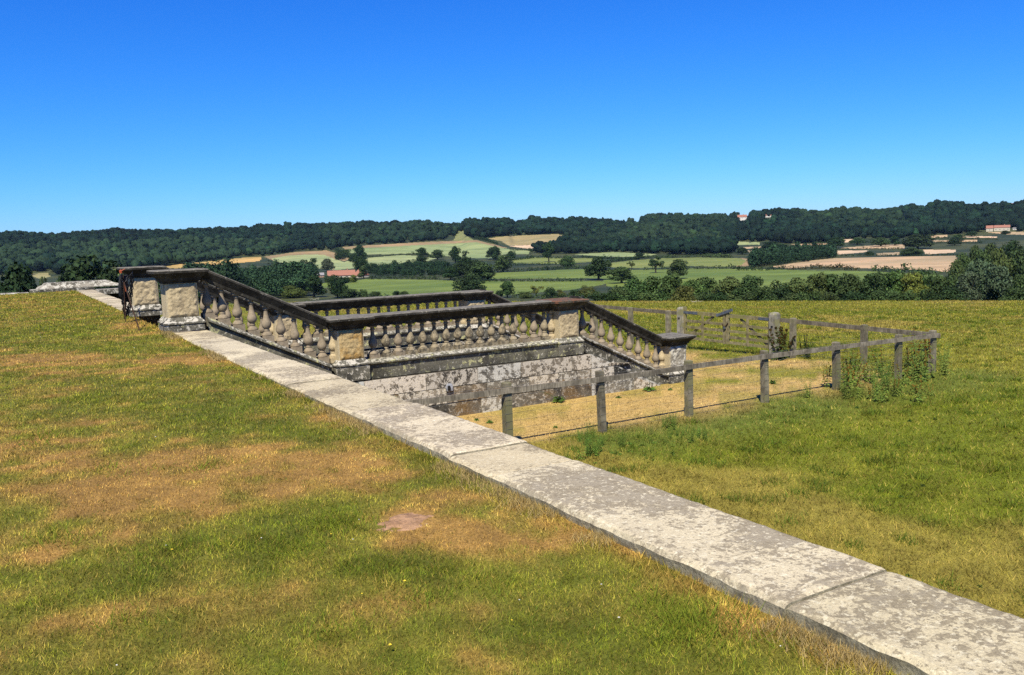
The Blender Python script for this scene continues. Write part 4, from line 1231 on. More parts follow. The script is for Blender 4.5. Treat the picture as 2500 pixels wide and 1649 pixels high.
DK, MID, LT, GRY, OLV, SUN = (.030, .060, .022), (.058, .100, .034), (.085, .132, .042), (.085, .120, .068), (.088, .110, .030), (.14, .175, .040)
def tree(px, top, wpx, kind, col, label, base=None, D=None, group=None, name='tree', cat='tree', squash=1.0):
    P = at_D(px, D) if D else at(px, base)
    dist = (P - EYE) @ FWD
    hz = horizon_row(px)
    ztop = EYE[2] - (top - hz) * dist / FPX
    H = ztop - P[2]
    Wd = wpx * dist / FPX * (1.25 if kind in ('oak', 'tall') else 1.06)
    i = random.randrange(len([k for k in PROTO if k[0] == kind]))
    me, tm = PROTO[(kind, i)]
    t = thing(name, tuple(P), label, cat, group)
    t.rotation_euler = (0, 0, random.uniform(0, 6.28))
    t.scale = (Wd * 1.08, Wd * 1.08 * squash, H * 1.04)
    c = bpy.data.objects.new('crown', me); COL.objects.link(c); c.parent = t
    j = random.uniform(.9, 1.1); c.color = (col[0] * j, col[1] * random.uniform(.92, 1.08), col[2], 1)
    k = bpy.data.objects.new('trunk', tm); COL.objects.link(k); k.parent = t
    return t

# single trees of the valley, described one by one
tree(1461, 626, 60, 'oak', DK, 'large dark round oak standing alone between two bright green fields', base=684)
tree(1601, 627, 46, 'sparse', DK, 'dark airy tree with open gaps, on the hedge left of a full round tree', base=667)
tree(1656, 632, 50, 'oak', MID, 'full round mid green tree rising from the thicket top, right of the airy dark tree', base=681)
tree(1518, 650, 62, 'oak', MID, 'broad tree standing up from the left end of the thicket beside the large dark oak', base=692)
tree(1340, 592, 34, 'tall', DK, 'tall dark tree at the corner of the hillside wood, above the narrow meadow', base=640)
tree(1386, 621, 46, 'bush', MID, 'spreading grey green tree on the hedge between narrow meadow and long meadow', base=652)
tree(1561, 616, 24, 'oak', DK, 'small dark round tree on the hedge of the upper meadow', base=634)
tree(1542, 637, 24, 'sparse', OLV, 'small thin olive tree left of the airy dark tree', base=658)
tree(1239, 685, 34, 'oak', MID, 'round tree standing just behind the balustrade corner, on the bright meadow edge', base=727)
tree(1219, 706, 20, 'bush', DK, 'small dark bush beside the round tree behind the balustrade corner', base=727, name='bush', cat='bush')
tree(1344, 698, 34, 'bush', DK, 'dark dense bush above the rusty topped pier', base=727, name='bush', cat='bush')
tree(1309, 694, 34, 'sparse', SUN, 'pale wispy willow bush left of the dark dense bush', base=727, name='bush', cat='bush')
tree(1284, 708, 34, 'bush', LT, 'low light green shrub at the foot of the pale wispy willow', base=729, name='bush', cat='bush')
tree(1370, 704, 22, 'bush', OLV, 'small olive bush right of the dark dense bush', base=726, name='bush', cat='bush')
tree(1402, 703, 30, 'bush', MID, 'rounded green bush between the olive bush and the thicket', base=726, name='bush', cat='bush')
tree(1436, 694, 46, 'bush', OLV, 'wide brownish green bush at the left foot of the thicket', base=727, name='bush', cat='bush')
tree(1147, 671, 68, 'oak', DK, 'dark oak rising behind the end pier of the far level balustrade', base=722)
tree(1100, 648, 36, 'oak', DK, 'dark tree at the left end of the oak clump on the bright meadow hedge', base=684)
tree(1139, 626, 54, 'oak', DK, 'tallest crown of the oak clump in the middle of the valley', base=676)
tree(1176, 640, 62, 'oak', MID, 'wide oak with a flat skirt at the right of the oak clump', base=685)
tree(1120, 640, 44, 'oak', DK, 'rounded dark tree filling the oak clump, left of its tallest crown', base=680)
tree(1160, 634, 46, 'oak', DK, 'dark tree filling the oak clump, right of its tallest crown', base=680)
tree(1192, 648, 36, 'bush', MID, 'lower green tree at the right foot of the oak clump', base=684)
tree(1112, 601, 32, 'tall', DK, 'dark tall crown above the oak clump, against the pale barley', base=650)
tree(1136, 610, 20, 'sparse', DK, 'thin branched tree right of the tall crown above the oak clump', base=636)
tree(1206, 603, 38, 'oak', DK, 'dark spreading oak at the right edge of the pale barley field', base=634)
tree(1211, 601, 26, 'tall', DK, 'narrow tall tree just right of the spreading oak by the barley', base=636)
tree(1228, 622, 40, 'oak', MID, 'rounded tree below the spreading oak, left of the long meadow hedge', base=665)
tree(1248, 612, 20, 'oak', DK, 'small dark tree beside the rounded tree, at the narrow meadow', base=634)
tree(879, 598, 32, 'oak', DK, 'upper of two dark trees stacked one above the other on the barley field edge', base=633)
tree(882, 625, 38, 'oak', DK, 'lower of two dark trees stacked one above the other by the farmhouse', base=668)
tree(888, 648, 30, 'tall', MID, 'grey green tree at the right gable of the red roofed farmhouse', base=681)
tree(759, 627, 40, 'sparse', DK, 'dark branching tree with a long left limb, above the farm barn', base=668)
tree(799, 631, 34, 'oak', GRY, 'grey green tree right of the branching tree, behind the farmhouse', base=664)
for px_, top_, w_, lab_ in ((1103, 545, 17, 'small round tree on the skyline at the left side of the grass lane'), (1114, 551, 14, 'lowest small tree on the skyline above the grass lane, left of centre'),
                            (1127, 552, 15, 'low tree on the skyline straight above the grass lane'), (1139, 543, 18, 'taller tree on the skyline at the right side of the grass lane')):
    tree(px_, top_, w_, 'bush', (.012, .024, .016), lab_, D=1845)
tree(806, 669, 30, 'bush', MID, 'green bush in front of the left end of the red roofed farmhouse', base=690, name='bush', cat='bush')
tree(838, 673, 34, 'bush', DK, 'dark bush hiding the middle wall of the red roofed farmhouse', base=692, name='bush', cat='bush')
tree(862, 668, 22, 'bush', SUN, 'yellow green bush in front of the right wing of the farmhouse', base=690, name='bush', cat='bush')
tree(1031, 604, 28, 'oak', DK, 'round dark tree between the two barley fields', base=628)
tree(1028, 623, 32, 'oak', DK, 'round dark tree directly below the tree between the barley fields', base=650)
tree(998, 634, 26, 'bush', DK, 'low dark tree left of the stacked round trees', base=653)
tree(1068, 609, 34, 'oak', MID, 'mid green tree right of the round trees between the barley fields', base=634)
tree(824, 671, 40, 'oak', DK, 'upright dark tree with a bare lower trunk, behind the far balustrade', base=728)
tree(767, 671, 62, 'tall', DK, 'large dark tree with bleached dead twigs, left of the bare trunked tree', base=727)
tree(888, 704, 24, 'bush', MID, 'small round bush right of the mounded shrub behind the far balustrade', base=724, name='bush', cat='bush')
tree(915, 709, 32, 'bush', MID, 'low wide bush second to the right of the mounded shrub', base=724, name='bush', cat='bush')
tree(967, 708, 20, 'bush', DK, 'left of a pair of small dark bushes at the bright meadow edge', base=721, name='bush', cat='bush')
tree(986, 709, 24, 'bush', MID, 'right of a pair of small dark bushes at the bright meadow edge', base=721, name='bush', cat='bush')
tree(847, 701, 62, 'bush', MID, 'smooth mounded green shrub behind the bare trunked tree', base=727, name='bush', cat='bush')
tree(718, 693, 66, 'bush', OLV, 'yellow green shrub at the left foot of the large dark tree', base=728, name='bush', cat='bush')
tree(200, 623, 150, 'oak', DK, 'big dark oak behind the moulded block at the far left', D=190)
tree(262, 652, 80, 'oak', DK, 'dark lower tree between the big left oak and the chain pins', D=180)
tree(40, 641, 130, 'oak', DK, 'dark tree cut by the left picture edge, beyond the low edging', D=170)
tree(120, 664, 60, 'bush', MID, 'mid green bush between the two dark trees at the far left', D=200, name='bush', cat='bush')
tree(340, 655, 90, 'oak', DK, 'dark tree showing in the gap between the two front piers', D=190)
tree(420, 662, 90, 'bush', DK, 'dark bushy tree behind the tallest pier and the top of the handrail', D=190)
for px, top, wd, c, lab in ((830, 612, 26, DK, 'dark tree at the top of the hedge between the two barley fields'), (846, 605, 24, MID, 'green tree at the wood corner above the hedge between the barley fields'),
                            (862, 618, 22, DK, 'small dark tree low on the hedge between the two barley fields')):
    tree(px, top, wd, 'bush', c, lab, base=top + 22)
# hedgerow trees of the right hand valley
for px, base, top, wd, kind, c, lab in (
    (2240, 608, 570, 62, 'oak', DK, 'large dark tree with a pale trunk among the wheat strips'), (2040, 606, 577, 36, 'oak', DK, 'dark tree left of the wheat strips below the right hand wood'),
    (2025, 618, 600, 22, 'bush', DK, 'small round tree on the hedge above the ripe wheat field'), (2124, 624, 612, 22, 'bush', DK, 'dark bush on the upper edge of the ripe wheat field'),
    (2225, 624, 602, 56, 'bush', MID, 'broad green thicket on the upper edge of the ripe wheat field'), (1812, 622, 604, 30, 'oak', DK, 'round tree left of the little dark wood'),
    (1890, 606, 588, 60, 'bush', DK, 'wide dark clump just above the little dark wood'), (2372, 578, 564, 24, 'oak', DK, 'tree between two thin wheat strips below the pale farm'), (2330, 600, 580, 30, 'oak', DK, 'dark tree right of the large pale trunked tree'),
    (2340, 588, 572, 26, 'oak', MID, 'tree on the highest wheat strip hedge'), (2455, 572, 562, 22, 'bush', DK, 'low tree beneath the pale farm'), (2092, 598, 580, 34, 'oak', MID, 'tree in the middle of the broken wheat strips'),
    (2150, 602, 580, 40, 'oak', MID, 'rounded tree right of the middle of the broken wheat strips'), (2185, 600, 576, 30, 'tall', DK, 'taller tree left of the large pale trunked tree')):
    tree(px, top, wd, kind, c, lab, base=base)
# the dense thicket along the far edge of the pasture
THICK = [(1470, 702, 70, 'bush', DK), (1500, 688, 80, 'bush', MID), (1545, 672, 90, 'willow', MID), (1590, 664, 90, 'bush', MID), (1635, 664, 90, 'willow', LT), (1525, 708, 80, 'bush', MID), (1570, 700, 90, 'bush', LT), (1612, 705, 80, 'bush', MID), (1665, 690, 80, 'bush', OLV),
         (1690, 676, 80, 'willow', LT), (1730, 672, 84, 'willow', LT), (1780, 668, 90, 'willow', LT), (1830, 669, 84, 'willow', MID), (1700, 706, 80, 'bush', MID), (1750, 704, 80, 'bush', DK), (1800, 708, 90, 'bush', MID), (1850, 700, 80, 'bush', MID), (1872, 690, 70, 'bush', MID),
         (1905, 678, 80, 'bush', DK), (1945, 670, 80, 'willow', LT), (1990, 662, 90, 'willow', LT), (1930, 708, 80, 'bush', MID), (1975, 705, 80, 'bush', MID), (2030, 662, 90, 'willow', MID), (2080, 664, 90, 'willow', MID), (2025, 706, 90, 'bush', MID), (2080, 704, 90, 'bush', DK),
         (2130, 660, 90, 'willow', MID), (2180, 656, 90, 'willow', LT), (2140, 704, 80, 'bush', MID), (2190, 700, 80, 'bush', MID), (2230, 660, 80, 'willow', SUN), (2250, 654, 90, 'willow', MID), (2295, 650, 90, 'bush', MID), (2240, 702, 80, 'bush', LT), (2290, 700, 90, 'bush', DK), (2335, 690, 90, 'bush', DK), (2500, 694, 90, 'bush', MID)]
for px, top, wd, kind, c in THICK:
    tree(px, top, wd, kind, c, 'rounded leafy bush in the dense green thicket along the far edge of the pasture', D=random.uniform(116, 132) if top > 685 else random.uniform(134, 150), group='bushes of the thicket along the pasture edge', name='bush', cat='bush')
tree(2395, 622, 96, 'willow', GRY, 'tall grey green willow near the right picture edge, at the end of the thicket', D=150)
tree(2440, 640, 96, 'willow', GRY, 'grey green willow right of the tallest willow, leaning over the thicket end', D=140)
tree(2360, 660, 80, 'willow', GRY, 'smaller grey green willow left of the tallest willow', D=136)
tree(2490, 662, 76, 'bush', MID, 'dark bush at the right picture edge beside the willows', D=132, name='bush', cat='bush')
for px, top, wd, c, D in ((2350, 616, 52, MID, 320), (2395, 608, 60, MID, 330), (2440, 603, 60, LT, 320), (2490, 600, 60, MID, 320), (2420, 592, 50, MID, 420), (2475, 586, 52, DK, 430), (2380, 598, 44, MID, 440), (2540, 602, 70, MID, 330), (2340, 632, 40, LT, 300)):
    tree(px, top, wd, 'oak', c, 'dark rounded tree in the clump rising behind the grey willows at the right', D=D, group='trees behind the willows')

def wood_mesh(name, polys, spacing, Dr, colf, Hr, label, ncard=(130, 230), pxr=(-150, 2650), size=(.17, .14), gaps=None, lobes=True):
    rng = np.random.default_rng(len(name) + int(Dr[0]))
    a0 = math.atan((pxr[0] - 1250) / FPX) - .02; a1 = math.atan((pxr[1] - 1250) / FPX) + .02
    area = .5 * (a1 - a0) * (Dr[1] ** 2 - Dr[0] ** 2)
    n = int(area / spacing ** 2)
    D = np.sqrt(rng.uniform(Dr[0] ** 2, Dr[1] ** 2, n)); A = rng.uniform(a0, a1, n)
    P = np.stack([np.sin(A + YAW) * D, np.cos(A + YAW) * D, terr(A, D)], -1)
    px, py, zf = proj(P)
    k = np.zeros(n, bool)
    for poly in polys: k |= inpoly(px, py, poly)
    if gaps:
        for poly in gaps: k &= ~inpoly(px, py, poly)
    P, px, py, D = P[k], px[k], py[k], D[k]
    n = len(P)
    H = rng.uniform(*Hr, n) * (.38 + 1.25 * fbm(P[:, 0] * .016, P[:, 1] * .016, 7, 3)) * np.where(rng.random(n) < .06, 1.25, 1.0)
    Wd = H * rng.uniform(.85, 1.25, n)
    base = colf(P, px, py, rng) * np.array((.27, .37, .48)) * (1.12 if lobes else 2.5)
    VV = []; CC = []; FF = []; off = 0
    # rounded lobes of a crown: small displaced spheres
    nu, nv = 9, 6
    th = np.linspace(0, 2 * math.pi, nu, endpoint=False); ph = np.linspace(.12, math.pi - .5, nv)
    S_ = np.stack([np.sin(ph)[:, None] * np.cos(th), np.sin(ph)[:, None] * np.sin(th), np.cos(ph)[:, None] * np.ones(nu)], -1).reshape(-1, 3)
    ii = np.arange(nu * nv).reshape(nv, nu)
    SF = np.stack([ii[:-1], ii[1:], np.roll(ii, -1, 1)[1:], np.roll(ii, -1, 1)[:-1]], -1).reshape(-1, 4)
    for v in range(10):
        r2 = np.random.default_rng(300 + v)
        if not lobes:
            V1, c1 = cards(lumps_for(('oak', 'bush', 'oak', 'tall', 'oak')[v % 5], r2), ncard[1], size[1], r2, flat=.42, hue=.14, tv=.55, lv=.4)
            idx = np.nonzero(np.arange(n) % 10 == v)[0]
            if not len(idx): continue
            S = np.stack([Wd[idx], Wd[idx], H[idx]], -1); m_ = len(V1) * 4
            VV.append((V1.reshape(1, -1, 3) * S[:, None, :] * np.array((1.05, 1.05, 1)) + P[idx][:, None, :]).reshape(-1, 3))
            CC.append((np.repeat(c1, 4, 0)[None] * base[idx][:, None, :]).reshape(-1, 3))
            FF.append(np.arange(m_ * len(idx)).reshape(-1, 4) + off); off += m_ * len(idx)
            continue
        L = [(0, 0, .52, .44)]
        for i in range(5):
            an = r2.uniform(0, 6.28); q = r2.uniform(.16, .34); L.append((q * math.cos(an), q * math.sin(an), r2.uniform(.45, .78), r2.uniform(.17, .27)))
        if v % 5 == 4: L = [(0, 0, .35, .34), (.02, 0, .62, .26), (0, .02, .83, .15)]
        PV = []; PF = []; PC = []; o_ = 0
        for (lx, ly, lz, lr) in L:
            q = S_ * (lr * (1 + .17 * r2.normal(size=(len(S_), 1))))
            PV.append(q + np.array((lx, ly, lz))); PF.append(SF + o_); o_ += len(S_)
            PC.append(np.full((len(S_), 1), r2.uniform(.85, 1.15)) * (.88 + .24 * r2.random((len(S_), 1))) * np.ones((1, 3)))
        V1, c1 = cards(L, ncard[0] // 2, size[0] * .8, r2, flat=.6, hue=.08, tv=.4, lv=.2)
        m_ = len(V1)
        PV.append(V1.reshape(-1, 3)); PF.append(np.arange(4 * m_).reshape(-1, 4) + o_); PC.append(np.repeat(c1, 4, 0))
        PV = np.concatenate(PV); PF = np.concatenate(PF); PC = np.concatenate(PC)
        idx = np.nonzero(np.arange(n) % 10 == v)[0]
        if not len(idx): continue
        S = np.stack([Wd[idx], Wd[idx], H[idx]], -1)
        VV.append((PV[None] * S[:, None, :] + P[idx][:, None, :]).reshape(-1, 3))
        CC.append((PC[None] * base[idx][:, None, :]).reshape(-1, 3))
        FF.append((PF[None] + (np.arange(len(idx)) * len(PV))[:, None, None]).reshape(-1, 4) + off); off += len(idx) * len(PV)
    V = np.concatenate(VV); Cc = np.concatenate(CC)
    o = np_mesh(name, V, np.concatenate(FF), M_leaf, np.clip(Cc, 0, 1), smooth=lobes)
    tag(o, label, 'woodland', kind='stuff')
    print(name, n, len(V) // 4)
    return o

def col_hill(lights):
    def f(P, px, py, rng):
        n = len(P); k = fbm(P[:, 0] * .008, P[:, 1] * .008, 19, 4)
        c = np.array((.024, .050, .024))[None] * (.45 + 1.2 * np.clip(k + .2 * (rng.random(n) - .5), 0, 1))[:, None] * (.55 + .9 * rng.random((n, 1)))
        g_ = rng.random(n) < .22
        c[g_] *= np.array((1.35, 1.35, 1.1))
        for poly, lc, amt in lights:
            q = inpoly(px + rng.normal(0, 5, n), py + rng.normal(0, 2, n), poly) & (rng.random(n) < amt)
            c[q] = np.array(lc) * (.75 + .5 * rng.random((q.sum(), 1)))
        b = rng.random(n) < .05
        c[b] *= np.array((1.45, 1.5, 1.2))
        return c
    return f
ridge_l = [(-150, 540), (-150, 560)]
W1 = [(-160, 500), (1101, 500), (1124, 500), (1124, 566), (1113, 568), (1109, 582), (1042, 590), (835, 603), (811, 611), (799, 611), (721, 614), (640, 626), (592, 627), (500, 639), (398, 650), (300, 662), (150, 672), (-160, 676)]
W2 = [(1124, 500), (1124, 566), (1140, 566), (1138, 576), (1165, 586), (1200, 578), (1281, 574), (1362, 571), (1396, 586), (1350, 602), (1300, 606), (1310, 618), (1350, 622), (1400, 620), (1496, 616), (1604, 620), (1690, 624), (1780, 622), (1795, 606), (1757, 592), (1860, 590), (1930, 596), (2035, 592), (2060, 584), (2200, 582), (2270, 576), (2410, 568), (2460, 566), (2660, 562), (2660, 440)]
wood_mesh('hillside_wood', [W1], 11.5, (560, 1960), col_hill([([(-50, 610), (700, 590), (700, 640), (300, 662), (-50, 660)], (.085, .125, .045), .8), ([(780, 565), (1108, 552), (1108, 584), (800, 606)], (.060, .095, .036), .85)]), (8.5, 13.5), 'dark wooded hillside running along the left skyline', pxr=(-160, 1110),
          gaps=[[(262,655),(300,653),(300,676),(262,676)], [(70,666),(126,662),(126,684),(70,686)]])
wood_mesh('hillside_wood', [W2], 11.5, (760, 1960), col_hill([([(1560, 530), (1770, 525), (1790, 560), (1600, 575), (1500, 560)], (.062, .095, .036), .8), ([(1520, 570), (1640, 558), (1740, 572), (1760, 600), (1500, 600)], (.080, .115, .042), .8),
          ([(1960, 520), (2200, 520), (2200, 565), (1950, 560)], (.066, .102, .036), .75), ([(1380, 575), (1500, 565), (1560, 600), (1380, 610)], (.060, .095, .036), .5)]), (8.5, 13.5), 'dark wooded hillside running along the right skyline', pxr=(1140, 2660),
          gaps=[[(1798,535),(1827,535),(1824,556),(1800,556)], [(1866,531),(1887,531),(1885,548),(1868,548)], [(2402,563),(2484,563),(2484,578),(2402,578)], [(2456,503),(2477,503),(2477,516),(2456,516)], [(1198,552),(1209,552),(1209,566),(1198,566)], [(1545,548),(1562,545),(1562,556),(1540,562)]])
W3 = [(1832, 653), (1905, 648), (2036, 630), (2036, 614), (1950, 618), (1860, 622), (1838, 632)]
wood_mesh('valley_copse', [W3], 8.0, (600, 1150), lambda P, px, py, rng: np.array((.040, .068, .024)) * (.65 + .7 * rng.random((len(P), 1))), (8, 11), 'small dense dark copse left of the ripe wheat field', ncard=(160, 420), pxr=(1800, 2060), size=(.12, .10), lobes=False)
W4 = [(455, 742), (455, 660), (540, 652), (620, 650), (690, 655), (735, 668), (762, 676), (765, 690), (735, 700), (760, 724), (640, 732), (560, 742)]
wood_mesh('valley_wood', [W4], 8.5, (380, 760), lambda P, px, py, rng: np.array((.055, .088, .030)) * (.55 + .85 * rng.random((len(P), 1))) * (1 + .6 * (fbm(P[:, 0] * .03, P[:, 1] * .03, 3, 3)[:, None] - .5)), (12, 17.5), 'dense green wood in the valley behind the sloping handrail', ncard=(420, 1100), pxr=(440, 780), size=(.085, .066), lobes=False)
W6 = [(905, 676), (905, 664), (960, 657), (1080, 652), (1095, 662), (1092, 676)]
wood_mesh('valley_scrub', [W6], 8.0, (560, 1000), lambda P, px, py, rng: np.array((.040, .066, .022)) * (.6 + .8 * rng.random((len(P), 1))), (5, 9), 'scrubby trees behind the bright meadow hedge, right of the farmhouse', ncard=(200, 420), pxr=(890, 1110), size=(.11, .10), lobes=False)

def hedge(pts, hpx, label, col=DK, wm=3.0):
    """pts: photograph pixels of the hedge foot; hpx: its height there in pixels"""
    P = [at(*p) for p in pts]
    rng = np.random.default_rng(int(pts[0][0] * 7 + pts[0][1]))
    V = []; Cc = []
    t = thing('hedge', tuple(P[0]), label, 'hedge', 'field hedges of the valley')
    for a, b in zip(P[:-1], P[1:]):
        l = np.linalg.norm(b[:2] - a[:2]); n = max(2, int(l / 2.2))
        for f in np.linspace(0, 1, n, endpoint=False):
            p = a + (b - a) * f; D = np.linalg.norm(p[:2])
            p[2] = float(terr_xy(np.array([p[0]]), np.array([p[1]]))[0])
            h = hpx * D / FPX * rng.uniform(.7, 1.15)
            if rng.random() < .05: h *= 1.6
            L = [(p[0] + rng.normal(0, wm * .18), p[1] + rng.normal(0, wm * .18), p[2] + h * q, h * .42 + .25) for q in (.25, .62)]
            v, c = cards(L, 34, max(.7, h * .30), rng)
            V.append(v.reshape(-1, 3)); Cc.append(np.repeat(c, 4, 0) * np.array(col) * rng.uniform(.7, 1.3))
    V = np.concatenate(V)
    np_mesh('foliage', V, np.arange(len(V)).reshape(-1, 4), M_leaf, np.concatenate(Cc), t)
hedge([(1150, 688), (1240, 688), (1431, 688)], 9, 'dark hedge between the bright meadow and the long meadow, left of the lone oak')
hedge([(1205, 666), (1310, 662), (1387, 657)], 9, 'dark hedge along the top of the long meadow, in its left half')
hedge([(1250, 649), (1300, 648), (1366, 646)], 7, 'hedge along the bottom of the narrow meadow')
hedge([(1385, 657), (1432, 657), (1480, 652)], 10, 'bushy hedge between the lone oak and the narrow meadow', MID)
hedge([(1575, 660), (1660, 658), (1760, 657), (1842, 658)], 8, 'dark straight hedge under the curved meadow')
hedge([(1345, 632), (1420, 630), (1490, 633), (1555, 634)], 6, 'hedge along the top of the narrow meadow')
hedge([(1480, 642), (1515, 638), (1560, 633)], 8, 'short thick hedge rising left of the curved meadow')
hedge([(1565, 631), (1640, 631), (1720, 628), (1790, 630)], 9, 'dark hedge along the top of the curved meadow', MID)
hedge([(896, 630), (977, 624), (1015, 622), (1062, 628)], 5, 'thin gappy hedge between the two barley fields')
hedge([(900, 683), (980, 682), (1075, 683)], 9, 'clipped dark hedge along the top of the bright meadow, right of the farmhouse')
hedge([(820, 613), (838, 622), (858, 632), (896, 634)], 9, 'thick hedge curving down between the two barley fields')
hedge([(1800, 661), (1870, 661), (1925, 657)], 9, 'dark hedge at the left corner of the ripe wheat field')
hedge([(1927, 660), (1995, 656), (2060, 659), (2100, 661)], 10, 'brownish hedge along the bottom of the ripe wheat field', (.070, .068, .024))
hedge([(2135, 662), (2190, 664), (2270, 668), (2330, 668)], 12, 'green hedge along the right bottom of the ripe wheat field', MID)
hedge([(2040, 611), (2110, 609), (2205, 609)], 4, 'low hedge between two wheat strips above the ripe wheat field')
hedge([(2033, 626), (2140, 625), (2260, 625), (2340, 624)], 5, 'low hedge along the top of the ripe wheat field')
hedge([(1945, 604), (1995, 602), (2035, 604)], 5, 'dark hedge below the leftmost long wheat strip')
hedge([(2264, 585), (2340, 584), (2440, 586)], 5, 'hedge under the highest wheat strips')
hedge([(2264, 596), (2330, 594), (2400, 595)], 6, 'hedge under the thin wheat strip right of the pale trunked tree')
hedge([(2100, 595), (2150, 593), (2210, 595)], 6, 'hedge through the broken wheat strips')
hedge([(1160, 583), (1190, 589), (1216, 598)], 6, 'hedge slanting down from the grass lane')
hedge([(1246, 611), (1290, 611), (1300, 616)], 5, 'short hedge under the tan meadow')
hedge([(1248, 637), (1300, 631), (1345, 630)], 7, 'hedge along the left top of the narrow meadow')
hedge([(700, 660), (740, 662), (770, 670)], 12, 'dark hedge along the lower edge of the pale barley field', DK)
hedge([(905, 654), (960, 652), (1040, 646), (1090, 642)], 8, 'dark hedge along the bottom of the pale barley field')
hedge([(845, 722), (900, 726), (1010, 725), (1080, 724)], 5, 'sparse low hedge at the near edge of the bright meadow', MID)
hedge([(1255, 727), (1330, 729), (1420, 728), (1460, 731)], 14, 'scrubby low growth at the foot of the bushes behind the near balustrade', MID)
hedge([(2060, 594), (2020, 596), (1960, 599)], 5, 'thin hedge above the leftmost long wheat strip')

# ------------------------------------------------------------------ houses far off
def house(label, px, base, wpx, wall_px, roof_px, depth=7.0, wall=M_render, roof=M_roof, nwin=3, chim=1, D=None, yaw=0.0, hip=0.0):
    P = at_D(px, D) if D else at(px, base)
    d = (P - EYE) @ FWD; s = d / FPX
    Wd, H, RH = wpx * s, wall_px * s, roof_px * s
    z0 = EYE[2] - (base - horizon_row(px)) * s
    t = thing('house', (P[0], P[1], P[2]), label, 'house')
    az = math.atan2(P[0], P[1]) + yaw
    t.rotation_euler = (0, 0, -az)
    def mk(nm, mb, mat, par=None):
        o = bpy.data.objects.new(nm, mb.mesh(nm, mat)); COL.objects.link(o); o.parent = par or t; return o
    zb = z0 - P[2]
    h = Wd / 2
    mk('wall', MB().box(-h, h, 0, depth, min(-.5, zb - 1), zb + H).add([(-h, 0, zb + H), (-h, depth, zb + H), (-h + .01 + hip * h, depth / 2, zb + H + RH * .97), (h, 0, zb + H), (h, depth, zb + H), (h - .01 - hip * h, depth / 2, zb + H + RH * .97)], [(0, 1, 2), (3, 5, 4)]), wall)
    e = .45; a, b = -h - e * .6, h + e * .6; k = RH / (depth / 2) * e
    rf = mk('roof', MB().add([(a, -e, zb + H - k), (b, -e, zb + H - k), (b - hip * h, depth / 2, zb + H + RH), (a + hip * h, depth / 2, zb + H + RH), (a, depth + e, zb + H - k), (b, depth + e, zb + H - k),
                       (a, -e, zb + H - k - .2), (b, -e, zb + H - k - .2), (a, depth + e, zb + H - k - .2), (b, depth + e, zb + H - k - .2)],
                      [(0, 1, 2, 3), (5, 4, 3, 2), (0, 6, 7, 1), (4, 5, 9, 8), (0, 3, 4), (1, 5, 2), (6, 8, 9, 7), (0, 4, 8, 6), (1, 7, 9, 5)]), roof)
    for i in range(chim):
        x = (-.55 + 1.0 * i / max(1, chim - 1)) * h if chim > 1 else .3 * h
        mk('chimney', MB().rings([(x - .5, x + .5, depth / 2 - .5, depth / 2 + .5, zb + H + RH * .6), (x - .5, x + .5, depth / 2 - .5, depth / 2 + .5, zb + H + RH + 1.1), (x - .58, x + .58, depth / 2 - .58, depth / 2 + .58, zb + H + RH + 1.12), (x - .58, x + .58, depth / 2 - .58, depth / 2 + .58, zb + H + RH + 1.35)]), M_brick, rf)
    for i in range(nwin):
        x = -h + Wd * (i + .5) / nwin
        w_ = mk('window', MB().box(x - .65, x + .65, -.05, .05, zb + H * .35, zb + H * .35 + min(1.4, H * .5)), M_whitewall)
        mk('pane', MB().box(x - .52, x + .52, -.07, -.045, zb + H * .35 + .12, zb + H * .35 + min(1.4, H * .5) - .12), M_glass, w_)
    return t
house('long red roofed farmhouse half hidden by trees in the valley', 834, 680, 66, 9, 11, 9.0, M_render, M_roof, 5, 2)
house('right wing of the red roofed farmhouse with a long slope to its gable', 868, 679, 20, 7, 13, 12.0, M_render, M_roof, 1, 0, yaw=.9)
house('low brick barn with a grey roof left of the red roofed farmhouse', 779, 678, 24, 7, 5, 7.0, M_brick, M_roof_grey, 2, 0)
house('white house with red roof on the skyline, left of its smaller neighbour', 1812, 536, 22, 6, 5, 8.0, M_whitewall, M_roof, 3, 1)
house('small white house with hipped red roof, right of the other white house on the hill', 1876, 531, 15, 5, 5, 8.0, M_whitewall, M_roof, 2, 1, hip=.55)
house('pale farm building, the larger one, at the right end of the wooded hill', 2446, 565, 34, 10, 5, 9.0, M_render, M_roof, 4, 1)
house('smaller left building of the pale farm below the hill, with a red roof', 2416, 566, 15, 9, 6, 8.0, M_render, M_roof, 1, 0)
house('tiny white outbuilding right of the pale farm', 2477, 562, 8, 4, 2, 5.0, M_whitewall, M_roof_grey, 1, 0)
house('red roofed house peeping over the skyline near the right edge', 2466, 505, 18, 4, 4, 8.0, M_brick, M_roof, 2, 0)
house('pinkish house among the hill trees right of the grass lane', 1203, 553, 7, 6, 4, 6.0, M_brick, M_roof, 1, 0)

